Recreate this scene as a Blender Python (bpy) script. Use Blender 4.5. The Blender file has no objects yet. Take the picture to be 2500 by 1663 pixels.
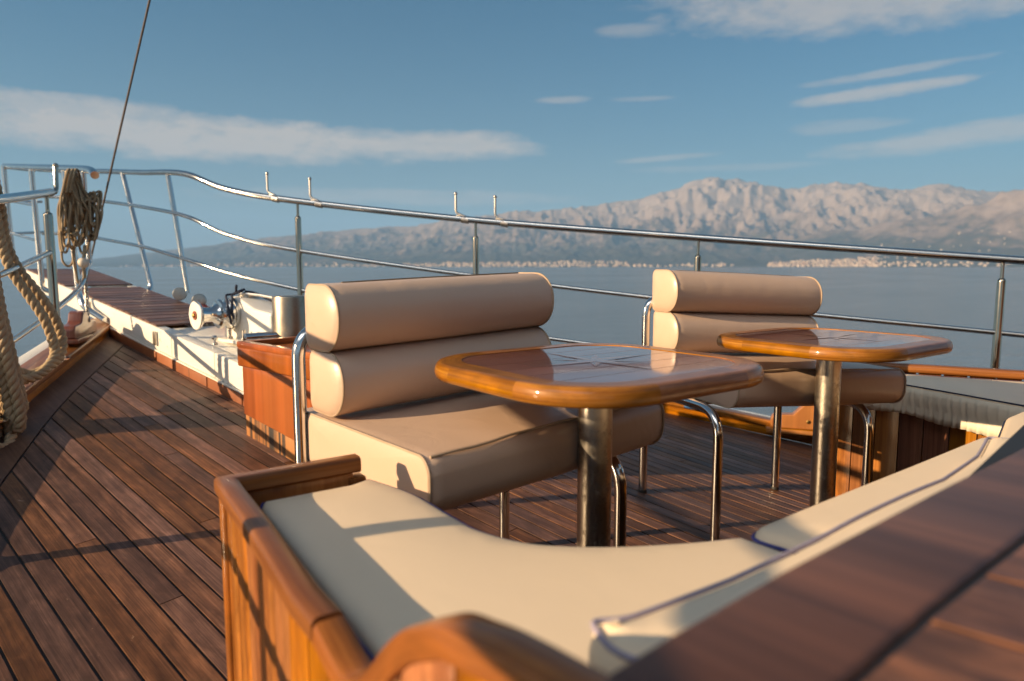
import bpy, bmesh, math, random
import numpy as np
from mathutils import Vector, Matrix
from mathutils.geometry import delaunay_2d_cdt
R = math.radians
random.seed(7)
scene = bpy.context.scene
COL = scene.collection

# ---------------------------------------------------------------- camera
# world axes: +X starboard, +Y towards the bow, z = 0 is the deck under the camera
CZ = 0.9
cam_d = bpy.data.cameras.new('camera')
cam = bpy.data.objects.new('camera', cam_d)
COL.objects.link(cam)
cam_d.sensor_width = 36.0
cam_d.lens = 24.0
cam_d.clip_start = 0.02
cam_d.clip_end = 80000
cam.location = (0, 0, CZ)
cam.rotation_euler = (R(90 - 6.18), 0, R(-47.8))
cam_d.dof.use_dof = True
cam_d.dof.focus_distance = 1.75
cam_d.dof.aperture_fstop = 3.4
scene.camera = cam
HEAD = R(47.8)

# ---------------------------------------------------------------- light
SUN_EL = 17.5
SUN_AZ = math.atan2(-0.900, 0.435)          # azimuth of the sun, clockwise from +Y
scene.view_settings.view_transform = 'Standard'
scene.view_settings.look = 'None'
scene.view_settings.exposure = 1.2
scene.view_settings.gamma = 1.0
scene.cycles.use_denoising = True
scene.cycles.max_bounces = 8
scene.cycles.volume_bounces = 1
scene.cycles.caustics_reflective = False
scene.cycles.caustics_refractive = False
scene.cycles.sample_clamp_indirect = 6.0

sun_d = bpy.data.lights.new('sun', 'SUN')
sun_d.energy = 5.0
sun_d.angle = R(0.5)
sun_d.color = (1.0, 0.72, 0.43)
sun = bpy.data.objects.new('sun', sun_d)
COL.objects.link(sun)
_l = Vector((0.900 * math.cos(R(SUN_EL)), -0.435 * math.cos(R(SUN_EL)), -math.sin(R(SUN_EL))))
sun.rotation_euler = _l.to_track_quat('-Z', 'Y').to_euler()
sun.location = (-20, 8, 12)

world = bpy.data.worlds.new('World')
scene.world = world
world.use_nodes = True
wn, wl = world.node_tree.nodes, world.node_tree.links
wn.clear()


def wmath(op, a, b=None, c=None, clamp=False):
    n = wn.new('ShaderNodeMath')
    n.operation = op
    n.use_clamp = clamp
    for i, v in enumerate((a, b, c)):
        if v is None:
            continue
        if isinstance(v, (int, float)):
            n.inputs[i].default_value = v
        else:
            wl.new(v, n.inputs[i])
    return n.outputs[0]


def build_world():
    out = wn.new('ShaderNodeOutputWorld')
    bg = wn.new('ShaderNodeBackground')
    sky = wn.new('ShaderNodeTexSky')
    sky.sky_type = 'NISHITA'
    sky.sun_disc = False
    sky.sun_elevation = R(SUN_EL)
    sky.sun_rotation = SUN_AZ
    sky.altitude = 0
    sky.air_density = 1.0
    sky.dust_density = 1.0
    sky.ozone_density = 2.2
    tc = wn.new('ShaderNodeTexCoord')
    sep = wn.new('ShaderNodeSeparateXYZ')
    wl.new(tc.outputs['Generated'], sep.inputs[0])
    az = wmath('SUBTRACT', wmath('ARCTAN2', sep.outputs[0], sep.outputs[1]), HEAD)   # from the view heading
    el = wmath('ARCSINE', sep.outputs[2])
    cmb = wn.new('ShaderNodeCombineXYZ')
    wl.new(az, cmb.inputs[0])
    wl.new(el, cmb.inputs[1])

    def noise(sx, sy, detail, rough, off=0.0, rot=0.0):
        mp = wn.new('ShaderNodeMapping')
        mp.inputs['Scale'].default_value = (sx, sy, 1)
        mp.inputs['Location'].default_value = (off, off * .7, 0)
        mp.inputs['Rotation'].default_value = (0, 0, rot)
        wl.new(cmb.outputs[0], mp.inputs[0])
        n = wn.new('ShaderNodeTexNoise')
        n.inputs['Scale'].default_value = 1.0
        n.inputs['Detail'].default_value = detail
        n.inputs['Roughness'].default_value = rough
        wl.new(mp.outputs[0], n.inputs[0])
        return n.outputs[0]

    n1 = noise(16, 42, 7, .62, 3.1)
    n2 = noise(9, 60, 6, .6, 8.4, .05)
    n3 = noise(40, 90, 5, .65, 1.7)

    def blob(a0, e0, wa, wb, we_up, we_dn, amp, nz, namp, tilt=0.0):
        # soft flat cloud: centre (a0,e0) in degrees, half-widths left, right, up and down
        da = wmath('SUBTRACT', az, R(a0))
        de = wmath('SUBTRACT', wmath('SUBTRACT', el, R(e0)), wmath('MULTIPLY', da, tilt))
        left = wmath('LESS_THAN', da, 0.0)
        wd = wmath('ADD', wmath('MULTIPLY', left, R(wa) - R(wb)), R(wb))
        dn = wmath('LESS_THAN', de, 0.0)
        hd = wmath('ADD', wmath('MULTIPLY', dn, R(we_dn) - R(we_up)), R(we_up))
        x = wmath('DIVIDE', da, wd)
        y = wmath('DIVIDE', de, hd)
        r = wmath('ADD', wmath('POWER', wmath('ABSOLUTE', x), 2.4), wmath('POWER', wmath('ABSOLUTE', y), 2.0))
        v = wmath('SUBTRACT', 1.0, r)
        v = wmath('ADD', v, wmath('MULTIPLY', wmath('SUBTRACT', nz, .5), namp))
        v = wmath('SUBTRACT', v, wmath('MULTIPLY', wmath('SUBTRACT', n3, .45), .9))
        v = wmath('MULTIPLY', v, 1.2, clamp=True)
        return wmath('MULTIPLY', v, amp)

    blobs = [
        blob(-24, 9.5, 22, 20, 1.9, 1.9, .95, n1, 1.5),
        blob(-6, 9.7, 16, 9.5, 1.35, 1.3, .85, n2, 1.6, .0),
        blob(-32, 10.9, 8, 9, .9, 1.2, .7, n3, 2.6),
        blob(-8, 5.6, 20, 14, .7, .8, .45, n2, 2.2),
        blob(28, 18.6, 17.5, 30, 5.0, 2.7, .62, n1, 1.4, -.03),
        blob(30, 20.0, 20, 30, 3.2, 2.0, .35, n2, 2.5),
        blob(9.5, 18.0, 3, 4, .55, .6, .34, n2, 1.8),
        blob(27.5, 12.3, 6.5, 6.5, .55, .6, .66, n2, 1.6, .05),
        blob(27, 13.5, 5, 8, .36, .4, .42, n2, 2.0, .05),
        blob(4.2, 13.2, 2.6, 2.6, .34, .34, .42, n2, 1.2),
        blob(10.2, 13.1, 2.8, 3.0, .22, .25, .28, n2, 1.2),
        blob(33, 8.9, 10, 16, .9, 1.0, .62, n2, 1.8, .06),
        blob(25, 10.2, 4, 5, .6, .6, .3, n2, 2.0),
        blob(12.6, 8.6, 4.5, 4.5, .26, .3, .4, n2, 1.3, .05),
        blob(17, 7.7, 8, 8, .3, .4, .24, n2, 1.7),
    ]
    # unseen cloud added overhead and behind the camera as fill for the shade
    over = wmath('MULTIPLY', wmath('MULTIPLY', wmath('SUBTRACT', el, R(36)), 2.6, clamp=True), wmath('MULTIPLY_ADD', n3, 1.2, .15, clamp=True))
    behind = wmath('MULTIPLY', wmath('MULTIPLY', wmath('SUBTRACT', wmath('MULTIPLY', wmath('COSINE', az), -1.0), -.25), 1.6, clamp=True), wmath('MULTIPLY_ADD', n1, 1.4, -.05, clamp=True))
    blobs += [wmath('MULTIPLY', over, .12), wmath('MULTIPLY', behind, .2)]
    acc = blobs[0]
    for b in blobs[1:]:
        acc = wmath('MAXIMUM', acc, b)
    acc = wmath('MULTIPLY', acc, wmath('ADD', .75, wmath('MULTIPLY', n1, .6)), clamp=True)
    tint = wn.new('ShaderNodeMix')            # clear sky a little deeper and greener-blue, as graded in the photograph
    tint.data_type = 'RGBA'
    tint.blend_type = 'MULTIPLY'
    tint.inputs[0].default_value = 1.0
    # deeper away from the sun, natural glow around it
    csun = wmath('ADD', wmath('ADD', wmath('MULTIPLY', sep.outputs[0], -.900 * math.cos(R(SUN_EL))), wmath('MULTIPLY', sep.outputs[1], .435 * math.cos(R(SUN_EL)))), wmath('MULTIPLY', sep.outputs[2], math.sin(R(SUN_EL))))
    glow = wmath('MULTIPLY', wmath('SUBTRACT', csun, .25), 1.6, clamp=True)
    tm = wn.new('ShaderNodeMix')
    tm.data_type = 'RGBA'
    wl.new(glow, tm.inputs[0])
    tm.inputs[6].default_value = (0.04, 0.42, 0.55, 1)
    tm.inputs[7].default_value = (0.24, 0.27, 0.30, 1)
    wl.new(tm.outputs[2], tint.inputs[7])
    wl.new(sky.outputs[0], tint.inputs[6])
    low = wmath('MULTIPLY', wmath('POWER', 2.718, wmath('DIVIDE', wmath('MAXIMUM', el, 0.0), -R(9.0))), .85)
    hz = wn.new('ShaderNodeMix')              # pale dusty air near the horizon
    hz.data_type = 'RGBA'
    wl.new(low, hz.inputs[0])
    wl.new(tint.outputs[2], hz.inputs[6])
    hz.inputs[7].default_value = (2.55, 2.52, 2.45, 1)
    mix = wn.new('ShaderNodeMix')
    mix.data_type = 'RGBA'
    wl.new(acc, mix.inputs[0])
    wl.new(hz.outputs[2], mix.inputs[6])
    mix.inputs[7].default_value = (3.9, 3.35, 2.95, 1)
    # unseen bright cloud patch, added high behind the camera to highlight the steel rails
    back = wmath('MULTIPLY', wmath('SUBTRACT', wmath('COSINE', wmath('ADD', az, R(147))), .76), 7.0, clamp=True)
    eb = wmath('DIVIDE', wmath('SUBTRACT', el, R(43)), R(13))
    rail_fill = wmath('MULTIPLY', back, wmath('SUBTRACT', 1.0, wmath('POWER', wmath('ABSOLUTE', eb), 2.0), clamp=True))
    rail_fill = wmath('MULTIPLY', rail_fill, wmath('MULTIPLY_ADD', n1, 1.0, .3, clamp=True))
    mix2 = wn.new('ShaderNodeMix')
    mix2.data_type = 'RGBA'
    wl.new(rail_fill, mix2.inputs[0])
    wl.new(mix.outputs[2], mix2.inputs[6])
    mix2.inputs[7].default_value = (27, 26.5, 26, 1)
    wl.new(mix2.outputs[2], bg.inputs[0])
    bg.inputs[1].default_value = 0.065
    wl.new(bg.outputs[0], out.inputs[0])


build_world()

# ---------------------------------------------------------------- helpers


def V(F, S, zc):
    """forward, starboard, height relative to the eye -> world"""
    return Vector((S, F, zc + CZ))


def zdeck(F, S):
    return 0.1165 * F + 0.01 - 0.032 * (S - 1.52) ** 2


def tag(o, label=None, cat=None, group=None, kind=None):
    for k, v in (('label', label), ('category', cat), ('group', group), ('kind', kind)):
        if v:
            o[k] = v
    return o


def empty(name, loc, label, cat, group=None, rz=0.0):
    o = bpy.data.objects.new(name, None)
    o.empty_display_size = .1
    o.location = loc
    o.rotation_euler = (0, 0, rz)
    COL.objects.link(o)
    return tag(o, label, cat, group)


class MB:
    """collects geometry (world coordinates unless the parent is rotated) for ONE mesh object"""

    def __init__(self):
        self.v, self.f, self.uv = [], [], []

    def add(self, vs, fs, uvs=None):
        b = len(self.v)
        self.v += [tuple(p) for p in vs]
        for i, f in enumerate(fs):
            self.f.append(tuple(b + k for k in f))
            self.uv.append(uvs[i] if uvs else None)
        return self

    def hexa(self, p):
        """8 corners: bottom 0-3 ccw, top 4-7 ccw"""
        return self.add(p, [(3, 2, 1, 0), (4, 5, 6, 7), (0, 1, 5, 4), (1, 2, 6, 5), (2, 3, 7, 6), (3, 0, 4, 7)])

    def box(self, c, sz, rz=0.0, m=None):
        x, y, z = [s / 2 for s in sz]
        P = [Vector(q) for q in ((-x, -y, -z), (x, -y, -z), (x, y, -z), (-x, y, -z), (-x, -y, z), (x, -y, z), (x, y, z), (-x, y, z))]
        M = m or Matrix.Rotation(rz, 3, 'Z')
        return self.hexa([M @ q + Vector(c) for q in P])

    def prism(self, poly, z0, z1):
        """vertical prism; z0/z1 are numbers or functions of (x, y)"""
        n = len(poly)
        g = lambda z, p: z(p[0], p[1]) if callable(z) else z
        a = [(p[0], p[1], g(z0, p)) for p in poly] + [(p[0], p[1], g(z1, p)) for p in poly]
        fs = [tuple(range(n - 1, -1, -1)), tuple(range(n, 2 * n))]
        fs += [(i, (i + 1) % n, n + (i + 1) % n, n + i) for i in range(n)]
        return self.add(a, fs)

    def tube(self, pts, r, n=12, closed=False, caps=True, rs=None):
        pts = [Vector(p) for p in pts]
        m = len(pts)
        T = []
        for i in range(m):
            a = pts[(i - 1) % m] if (closed or i > 0) else pts[0]
            b = pts[(i + 1) % m] if (closed or i < m - 1) else pts[-1]
            t = (b - a)
            T.append(t.normalized() if t.length > 1e-9 else Vector((0, 0, 1)))
        u = T[0].orthogonal().normalized()
        vs, L = [], [0.0]
        for i in range(m):
            if i:
                ax = T[i - 1].cross(T[i])
                if ax.length > 1e-8:
                    u = Matrix.Rotation(T[i - 1].angle(T[i]), 3, ax.normalized()) @ u
                u = (u - T[i] * u.dot(T[i])).normalized()
                L.append(L[-1] + (pts[i] - pts[i - 1]).length)
            w = T[i].cross(u)
            rr = rs[i] if rs else r
            for k in range(n):
                g = 2 * math.pi * k / n
                vs.append(pts[i] + (u * math.cos(g) + w * math.sin(g)) * rr)
        fs, uvs = [], []
        for i in range(m if closed else m - 1):
            j = (i + 1) % m
            li, lj = L[i], (L[j] if j else L[-1] + (pts[0] - pts[-1]).length)
            for k in range(n):
                q = (k + 1) % n
                fs.append((i * n + k, i * n + q, j * n + q, j * n + k))
                c0, c1 = k / n * 6.28 * r, (k + 1) / n * 6.28 * r
                uvs.append(((li, c0), (li, c1), (lj, c1), (lj, c0)))
        if caps and not closed:
            fs += [tuple(range(n - 1, -1, -1)), tuple((m - 1) * n + k for k in range(n))]
            uvs += [None, None]
        return self.add(vs, fs, uvs)

    def sweep(self, pts, prof, closed=False, up=(0, 0, 1), caps=True):
        """profile of (side, up) pairs carried along the path with mitred corners; side is to the right of travel"""
        pts = [Vector(p) for p in pts]
        m, n = len(pts), len(prof)
        up = Vector(up)
        vs, L = [], [0.0]
        pl = [0.0]
        for k in range(n):
            a, b = prof[k], prof[(k + 1) % n]
            pl.append(pl[-1] + math.hypot(b[0] - a[0], b[1] - a[1]))
        for i in range(m):
            if i:
                L.append(L[-1] + (pts[i] - pts[i - 1]).length)
            d0 = (pts[i] - pts[i - 1]) if (closed or i > 0) else None
            d1 = (pts[(i + 1) % m] - pts[i]) if (closed or i < m - 1) else None
            d0 = d0 or d1
            d1 = d1 or d0
            s0, s1 = d0.cross(up).normalized(), d1.cross(up).normalized()
            s = (s0 + s1).normalized()
            s = s / max(.35, s.dot(s0))
            t = (d0.normalized() + d1.normalized()).normalized()
            w = s.cross(t).normalized()
            for a, b in prof:
                vs.append(pts[i] + s * a + w * b)
        fs, uvs = [], []
        for i in range(m if closed else m - 1):
            j = (i + 1) % m
            li, lj = L[i], (L[j] if j else L[-1] + (pts[0] - pts[-1]).length)
            for k in range(n):
                q = (k + 1) % n
                fs.append((i * n + k, j * n + k, j * n + q, i * n + q))
                uvs.append(((li, pl[k]), (lj, pl[k]), (lj, pl[k + 1]), (li, pl[k + 1])))
        if caps and not closed:
            fs += [tuple(range(n)), tuple((m - 1) * n + k for k in range(n - 1, -1, -1))]
            uvs += [None, None]
        return self.add(vs, fs, uvs)

    def lathe(self, prof, base=(0, 0, 0), axis=(0, 0, 1), n=32):
        """(radius, height) profile turned about an axis"""
        ax = Vector(axis).normalized()
        u = ax.orthogonal().normalized()
        w = ax.cross(u)
        base = Vector(base)
        vs, fs, m = [], [], len(prof)
        for r, h in prof:
            for k in range(n):
                g = 2 * math.pi * k / n
                vs.append(base + ax * h + (u * math.cos(g) + w * math.sin(g)) * max(r, 1e-5))
        for i in range(m - 1):
            for k in range(n):
                q = (k + 1) % n
                fs.append((i * n + k, i * n + q, (i + 1) * n + q, (i + 1) * n + k))
        fs += [tuple(range(n - 1, -1, -1)), tuple((m - 1) * n + k for k in range(n))]
        return self.add(vs, fs)

    def ball(self, c, r, n=14):
        pr = [(r * math.sin(math.pi * i / 10), -r * math.cos(math.pi * i / 10)) for i in range(11)]
        return self.lathe(pr, c, n=n)

    def build(self, name, mats, parent=None, bevel=0.0, smooth=True, grain=None, seg=2, angle=35, fmat=None, local=False):
        me = bpy.data.meshes.new(name)
        inv = Matrix.Identity(4)
        if parent is not None and not local:
            m, p = Matrix.Identity(4), parent
            while p is not None:
                m = p.matrix_basis @ m
                p = p.parent
            inv = m.inverted()
        vs = [inv @ Vector(p) for p in self.v]
        me.from_pydata([tuple(p) for p in vs], [], self.f)
        uvl = me.uv_layers.new(name='UVMap')
        g = Vector(grain or (0, 1, 0)).normalized()
        h = g.orthogonal().normalized()
        k = g.cross(h)
        li = 0
        for fi, f in enumerate(self.f):
            uv = self.uv[fi]
            for j, vi in enumerate(f):
                p = Vector(self.v[vi])
                uvl.data[li].uv = uv[j] if uv else (p.dot(g), p.dot(h) + p.dot(k))
                li += 1
        if not isinstance(mats, (list, tuple)):
            mats = [mats]
        for m in mats:
            me.materials.append(m)
        if fmat:
            for i, p in enumerate(me.polygons):
                p.material_index = fmat[i]
        bm = bmesh.new()
        bm.from_mesh(me)
        if bevel > 0:
            es = [e for e in bm.edges if len(e.link_faces) == 2 and e.calc_face_angle(0) > R(angle)]
            bmesh.ops.bevel(bm, geom=es, offset=bevel, offset_type='OFFSET', segments=seg, affect='EDGES', profile=.6, clamp_overlap=True)
        bmesh.ops.recalc_face_normals(bm, faces=bm.faces)
        bm.to_mesh(me)
        bm.free()
        if smooth:
            for p in me.polygons:
                p.use_smooth = True
            try:
                me.set_sharp_from_angle(angle=R(40))
            except Exception:
                pass
        o = bpy.data.objects.new(name, me)
        COL.objects.link(o)
        if parent is not None:
            o.parent = parent
        return o


def arc_path(pts, rad, n=8):
    """polyline with its inner corners rounded to the given radius"""
    pts = [Vector(p) for p in pts]
    out = [pts[0]]
    for i in range(1, len(pts) - 1):
        a, b, c = pts[i - 1], pts[i], pts[i + 1]
        r = rad[i - 1] if isinstance(rad, (list, tuple)) else rad
        d0, d1 = (a - b).normalized(), (c - b).normalized()
        th = d0.angle(d1)
        if r <= 0 or th > math.pi - .02:
            out.append(b)
            continue
        t = min(r / math.tan(th / 2), .48 * (a - b).length, .48 * (c - b).length)
        p0, p1 = b + d0 * t, b + d1 * t
        for k in range(n + 1):
            s = k / n
            out.append(p0 * (1 - s) ** 2 + b * 2 * s * (1 - s) + p1 * s * s)
    out.append(pts[-1])
    return out


def spline(pts, n=8, closed=False):
    """Catmull-Rom through the points"""
    P = [Vector(p) for p in pts]
    m = len(P)
    out = []
    for i in range(m if closed else m - 1):
        g = lambda k: P[k % m] if closed else P[max(0, min(m - 1, k))]
        a, b, c, d = g(i - 1), g(i), g(i + 1), g(i + 2)
        for k in range(n):
            t = k / n
            out.append(.5 * ((2 * b) + (c - a) * t + (2 * a - 5 * b + 4 * c - d) * t * t + (3 * b - a - 3 * c + d) * t ** 3))
    if not closed:
        out.append(P[-1])
    return out


def resample(pts, step):
    pts = [Vector(p) for p in pts]
    out, acc = [pts[0]], 0.0
    for a, b in zip(pts, pts[1:]):
        L = (b - a).length
        while acc + L >= step and L > 1e-9:
            t = (step - acc) / L
            a = a.lerp(b, t)
            out.append(a)
            L = (b - a).length
            acc = 0.0
        acc += L
    return out


def rrect(w, h, r, n=5):
    """rounded rectangle profile, r one number or four (+,+ / -,+ / -,- / +,-)"""
    rr = r if isinstance(r, (list, tuple)) else [r] * 4
    P = []
    for k, (sx, sy) in enumerate(((1, 1), (-1, 1), (-1, -1), (1, -1))):
        for i in range(n + 1):
            g = k * math.pi / 2 + math.pi / 2 * i / n
            P.append((sx * (w / 2 - rr[k]) + rr[k] * math.cos(g), sy * (h / 2 - rr[k]) + rr[k] * math.sin(g)))
    return P


def interp(xs, ys, x):
    return float(np.interp(x, xs, ys))


# ---------------------------------------------------------------- materials
def new_mat(name):
    m = bpy.data.materials.new(name)
    m.use_nodes = True
    nt = m.node_tree
    return m, nt, nt.nodes['Principled BSDF']


def nd(nt, t, **kw):
    n = nt.nodes.new(t)
    for k, v in kw.items():
        if k in n.inputs:
            n.inputs[k].default_value = v
        else:
            setattr(n, k, v)
    return n


def ramp(nt, src, stops):
    r = nt.nodes.new('ShaderNodeValToRGB')
    e = r.color_ramp.elements
    while len(e) < len(stops):
        e.new(.5)
    for i, (p, c) in enumerate(stops):
        e[i].position = p
        e[i].color = (*c, 1) if len(c) == 3 else c
    nt.links.new(src, r.inputs[0])
    return r.outputs[0]


def mixc(nt, fac, a, b, mode='MIX'):
    n = nt.nodes.new('ShaderNodeMix')
    n.data_type = 'RGBA'
    n.blend_type = mode
    for i, v in ((0, fac), (6, a), (7, b)):
        if isinstance(v, (int, float)):
            n.inputs[i].default_value = v
        elif isinstance(v, tuple):
            n.inputs[i].default_value = (*v, 1) if len(v) == 3 else v
        else:
            nt.links.new(v, n.inputs[i])
    return n.outputs[2]


def mth(nt, op, a, b=0.0, clamp=False):
    n = nt.nodes.new('ShaderNodeMath')
    n.operation = op
    n.use_clamp = clamp
    for i, v in enumerate((a, b)):
        if isinstance(v, (int, float)):
            n.inputs[i].default_value = v
        else:
            nt.links.new(v, n.inputs[i])
    return n.outputs[0]


def bump(nt, b, src, strength=.3, dist=.002):
    n = nt.nodes.new('ShaderNodeBump')
    n.inputs['Strength'].default_value = strength
    n.inputs['Distance'].default_value = dist
    nt.links.new(src, n.inputs['Height'])
    nt.links.new(n.outputs[0], b.inputs['Normal'])
    return n


def uvnoise(nt, sx, sy, scale=1.0, detail=5, rough=.6, dist=0.0, shift=None, coord='UV'):
    tc = nt.nodes.new('ShaderNodeTexCoord')
    mp = nt.nodes.new('ShaderNodeMapping')
    mp.inputs['Scale'].default_value = (sx, sy, sy)
    nt.links.new(tc.outputs[coord], mp.inputs[0])
    v = mp.outputs[0]
    if shift is not None:
        ad = nt.nodes.new('ShaderNodeVectorMath')
        ad.operation = 'ADD'
        cx = nt.nodes.new('ShaderNodeCombineXYZ')
        nt.links.new(shift, cx.inputs[0])
        nt.links.new(shift, cx.inputs[2])
        nt.links.new(v, ad.inputs[0])
        nt.links.new(cx.outputs[0], ad.inputs[1])
        v = ad.outputs[0]
    n = nd(nt, 'ShaderNodeTexNoise', Scale=scale, Detail=detail, Roughness=rough, Distortion=dist)
    nt.links.new(v, n.inputs['Vector'])
    return n.outputs[0]


def wood(name, dark, mid, light, rough=.35, coat=.0, coat_rough=.08, var=.25, fine=1.0, wear=None, spec=.5, bumpy=.25, blot=.5, rvar=.15, mott=0.0):
    m, nt, b = new_mat(name)
    geo = nt.nodes.new('ShaderNodeNewGeometry')
    rnd = geo.outputs['Random Per Island']
    sh = mth(nt, 'MULTIPLY', rnd, 37.0)
    g1 = uvnoise(nt, 2.2 * fine, 55 * fine, 1, 6, .65, .6, sh)
    g2 = uvnoise(nt, 6 * fine, 260 * fine, 1, 3, .7, .2, sh)
    g3 = uvnoise(nt, 3.0, 9.0, 1, 4, .55, .8, sh)
    f = mth(nt, 'ADD', mth(nt, 'MULTIPLY', g1, .6), mth(nt, 'MULTIPLY', g2, .4))
    c = ramp(nt, f, [(.34, dark), (.5, mid), (.66, light)])
    if blot:
        c = mixc(nt, mth(nt, 'MULTIPLY', mth(nt, 'SUBTRACT', g3, .42, True), blot * 3.0, True), c, tuple(x * .45 for x in dark))
    hv = nt.nodes.new('ShaderNodeHueSaturation')
    nt.links.new(c, hv.inputs['Color'])
    nt.links.new(mth(nt, 'ADD', 1 - var * .5, mth(nt, 'MULTIPLY', rnd, var)), hv.inputs['Value'])
    r2 = mth(nt, 'FRACT', mth(nt, 'MULTIPLY', rnd, 7.31))
    nt.links.new(mth(nt, 'ADD', .497 - rvar * .04, mth(nt, 'MULTIPLY', r2, rvar * .1)), hv.inputs['Hue'])
    nt.links.new(mth(nt, 'ADD', 1 - var * .3, mth(nt, 'MULTIPLY', r2, var * .5)), hv.inputs['Saturation'])
    c = hv.outputs[0]
    if wear:
        wn_ = uvnoise(nt, 22, 30, 1, 6, .7, .3, sh)
        c = mixc(nt, mth(nt, 'MULTIPLY', mth(nt, 'SUBTRACT', wn_, wear[1], True), 14.0, True), c, wear[0])
    if mott:
        mn = uvnoise(nt, 13, 24, 1, 5, .6, .5, sh)
        c = mixc(nt, mott, c, ramp(nt, mn, [(.32, (.35, .32, .32)), (.5, (.9, .9, .9)), (.68, (1.9, 1.8, 1.7))]), 'MULTIPLY')
    nt.links.new(c, b.inputs['Base Color'])
    rr = uvnoise(nt, 4, 12, 1, 4, .6, 0, sh)
    nt.links.new(mth(nt, 'ADD', rough - .1, mth(nt, 'MULTIPLY', rr, .2)), b.inputs['Roughness'])
    b.inputs['Specular IOR Level'].default_value = spec
    b.inputs['Coat Weight'].default_value = coat
    b.inputs['Coat Roughness'].default_value = coat_rough
    bump(nt, b, f, bumpy, .0015)
    return m


def leather(name, base, rough=.38, spec=.5, soil=.12, cloth=0.0, wrinkle=.25):
    m, nt, b = new_mat(name)
    n1 = uvnoise(nt, 7, 7, 1, 4, .6, .4, coord='Object')
    n2 = uvnoise(nt, 30, 30, 1, 5, .7, .2, coord='Object')
    c = mixc(nt, mth(nt, 'MULTIPLY', mth(nt, 'SUBTRACT', n1, .45, True), soil * 8, True), base, tuple(x * .8 for x in base))
    c = mixc(nt, mth(nt, 'MULTIPLY', mth(nt, 'SUBTRACT', n2, .6, True), soil * 6, True), c, (base[0] * .7, base[1] * .62, base[2] * .5))
    nt.links.new(c, b.inputs['Base Color'])
    nt.links.new(mth(nt, 'ADD', rough - .08, mth(nt, 'MULTIPLY', n1, .16)), b.inputs['Roughness'])
    b.inputs['Specular IOR Level'].default_value = spec
    vo = nd(nt, 'ShaderNodeTexVoronoi', Scale=620.0)
    tc = nt.nodes.new('ShaderNodeTexCoord')
    nt.links.new(tc.outputs['Object'], vo.inputs['Vector'])
    b1 = bump(nt, b, vo.outputs['Distance'], .12, .0006)
    w = uvnoise(nt, 9, 9, 1, 3, .5, 1.5, coord='Object')
    b2 = nd(nt, 'ShaderNodeBump', Strength=wrinkle, Distance=.006)
    nt.links.new(w, b2.inputs['Height'])
    nt.links.new(b2.outputs[0], b1.inputs['Normal'])
    return m


def steel(name, rough=.13, tint=(.72, .71, .69), spots=0.0, streak=.1):
    m, nt, b = new_mat(name)
    b.inputs['Metallic'].default_value = 1.0
    n = uvnoise(nt, 12, 12, 1, 6, .7, 0, coord='Object')
    n2 = uvnoise(nt, 90, 90, 1, 4, .65, 0, coord='Object')
    c = ramp(nt, n, [(.3, tuple(x * .86 for x in tint)), (.7, tint)])
    r = mth(nt, 'ADD', rough - streak * .3, mth(nt, 'MULTIPLY', n, streak))
    if spots:
        sp = mth(nt, 'MULTIPLY', mth(nt, 'SUBTRACT', mth(nt, 'ADD', mth(nt, 'MULTIPLY', n, .55), mth(nt, 'MULTIPLY', n2, .5)), .54, True), 9.0, True)
        sp = mth(nt, 'MULTIPLY', sp, spots)
        c = mixc(nt, sp, c, (.16, .105, .05))
        r = mth(nt, 'ADD', r, mth(nt, 'MULTIPLY', sp, .35))
    nt.links.new(c, b.inputs['Base Color'])
    nt.links.new(r, b.inputs['Roughness'])
    return m


def plain(name, col, rough=.5, metal=0.0, spec=.5, noise_amt=.12, sc=14):
    m, nt, b = new_mat(name)
    n = uvnoise(nt, sc, sc, 1, 5, .65, .2, coord='Object')
    c = ramp(nt, n, [(.3, tuple(x * (1 - noise_amt) for x in col)), (.7, tuple(min(1, x * (1 + noise_amt)) for x in col))])
    nt.links.new(c, b.inputs['Base Color'])
    b.inputs['Roughness'].default_value = rough
    b.inputs['Metallic'].default_value = metal
    b.inputs['Specular IOR Level'].default_value = spec
    return m


def white_paint():
    m, nt, b = new_mat('white_paint')
    n = uvnoise(nt, 5, 5, 1, 6, .7, .3, coord='Object')
    n2 = uvnoise(nt, 45, 20, 1, 5, .7, .2, coord='Object')
    c = mixc(nt, mth(nt, 'MULTIPLY', mth(nt, 'SUBTRACT', n, .5, True), 1.6, True), (.80, .77, .70), (.70, .64, .53))
    c = mixc(nt, mth(nt, 'MULTIPLY', mth(nt, 'SUBTRACT', n2, .655, True), 20, True), c, (.30, .15, .06))
    nt.links.new(c, b.inputs['Base Color'])
    b.inputs['Roughness'].default_value = .3
    bump(nt, b, n, .15, .003)
    return m


def rope_mat(name, a, c_, k=1.0):
    m, nt, b = new_mat(name)
    n = uvnoise(nt, 120, 700, 1, 4, .7, 0, coord='UV')
    n2 = uvnoise(nt, 9, 9, 1, 4, .6, 0, coord='Object')
    c = ramp(nt, n, [(.3, a), (.7, c_)])
    c = mixc(nt, mth(nt, 'MULTIPLY', n2, .5), c, tuple(x * .6 for x in a))
    nt.links.new(c, b.inputs['Base Color'])
    b.inputs['Roughness'].default_value = .85
    b.inputs['Specular IOR Level'].default_value = .2
    bump(nt, b, n, .6, .002)
    return m


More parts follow.
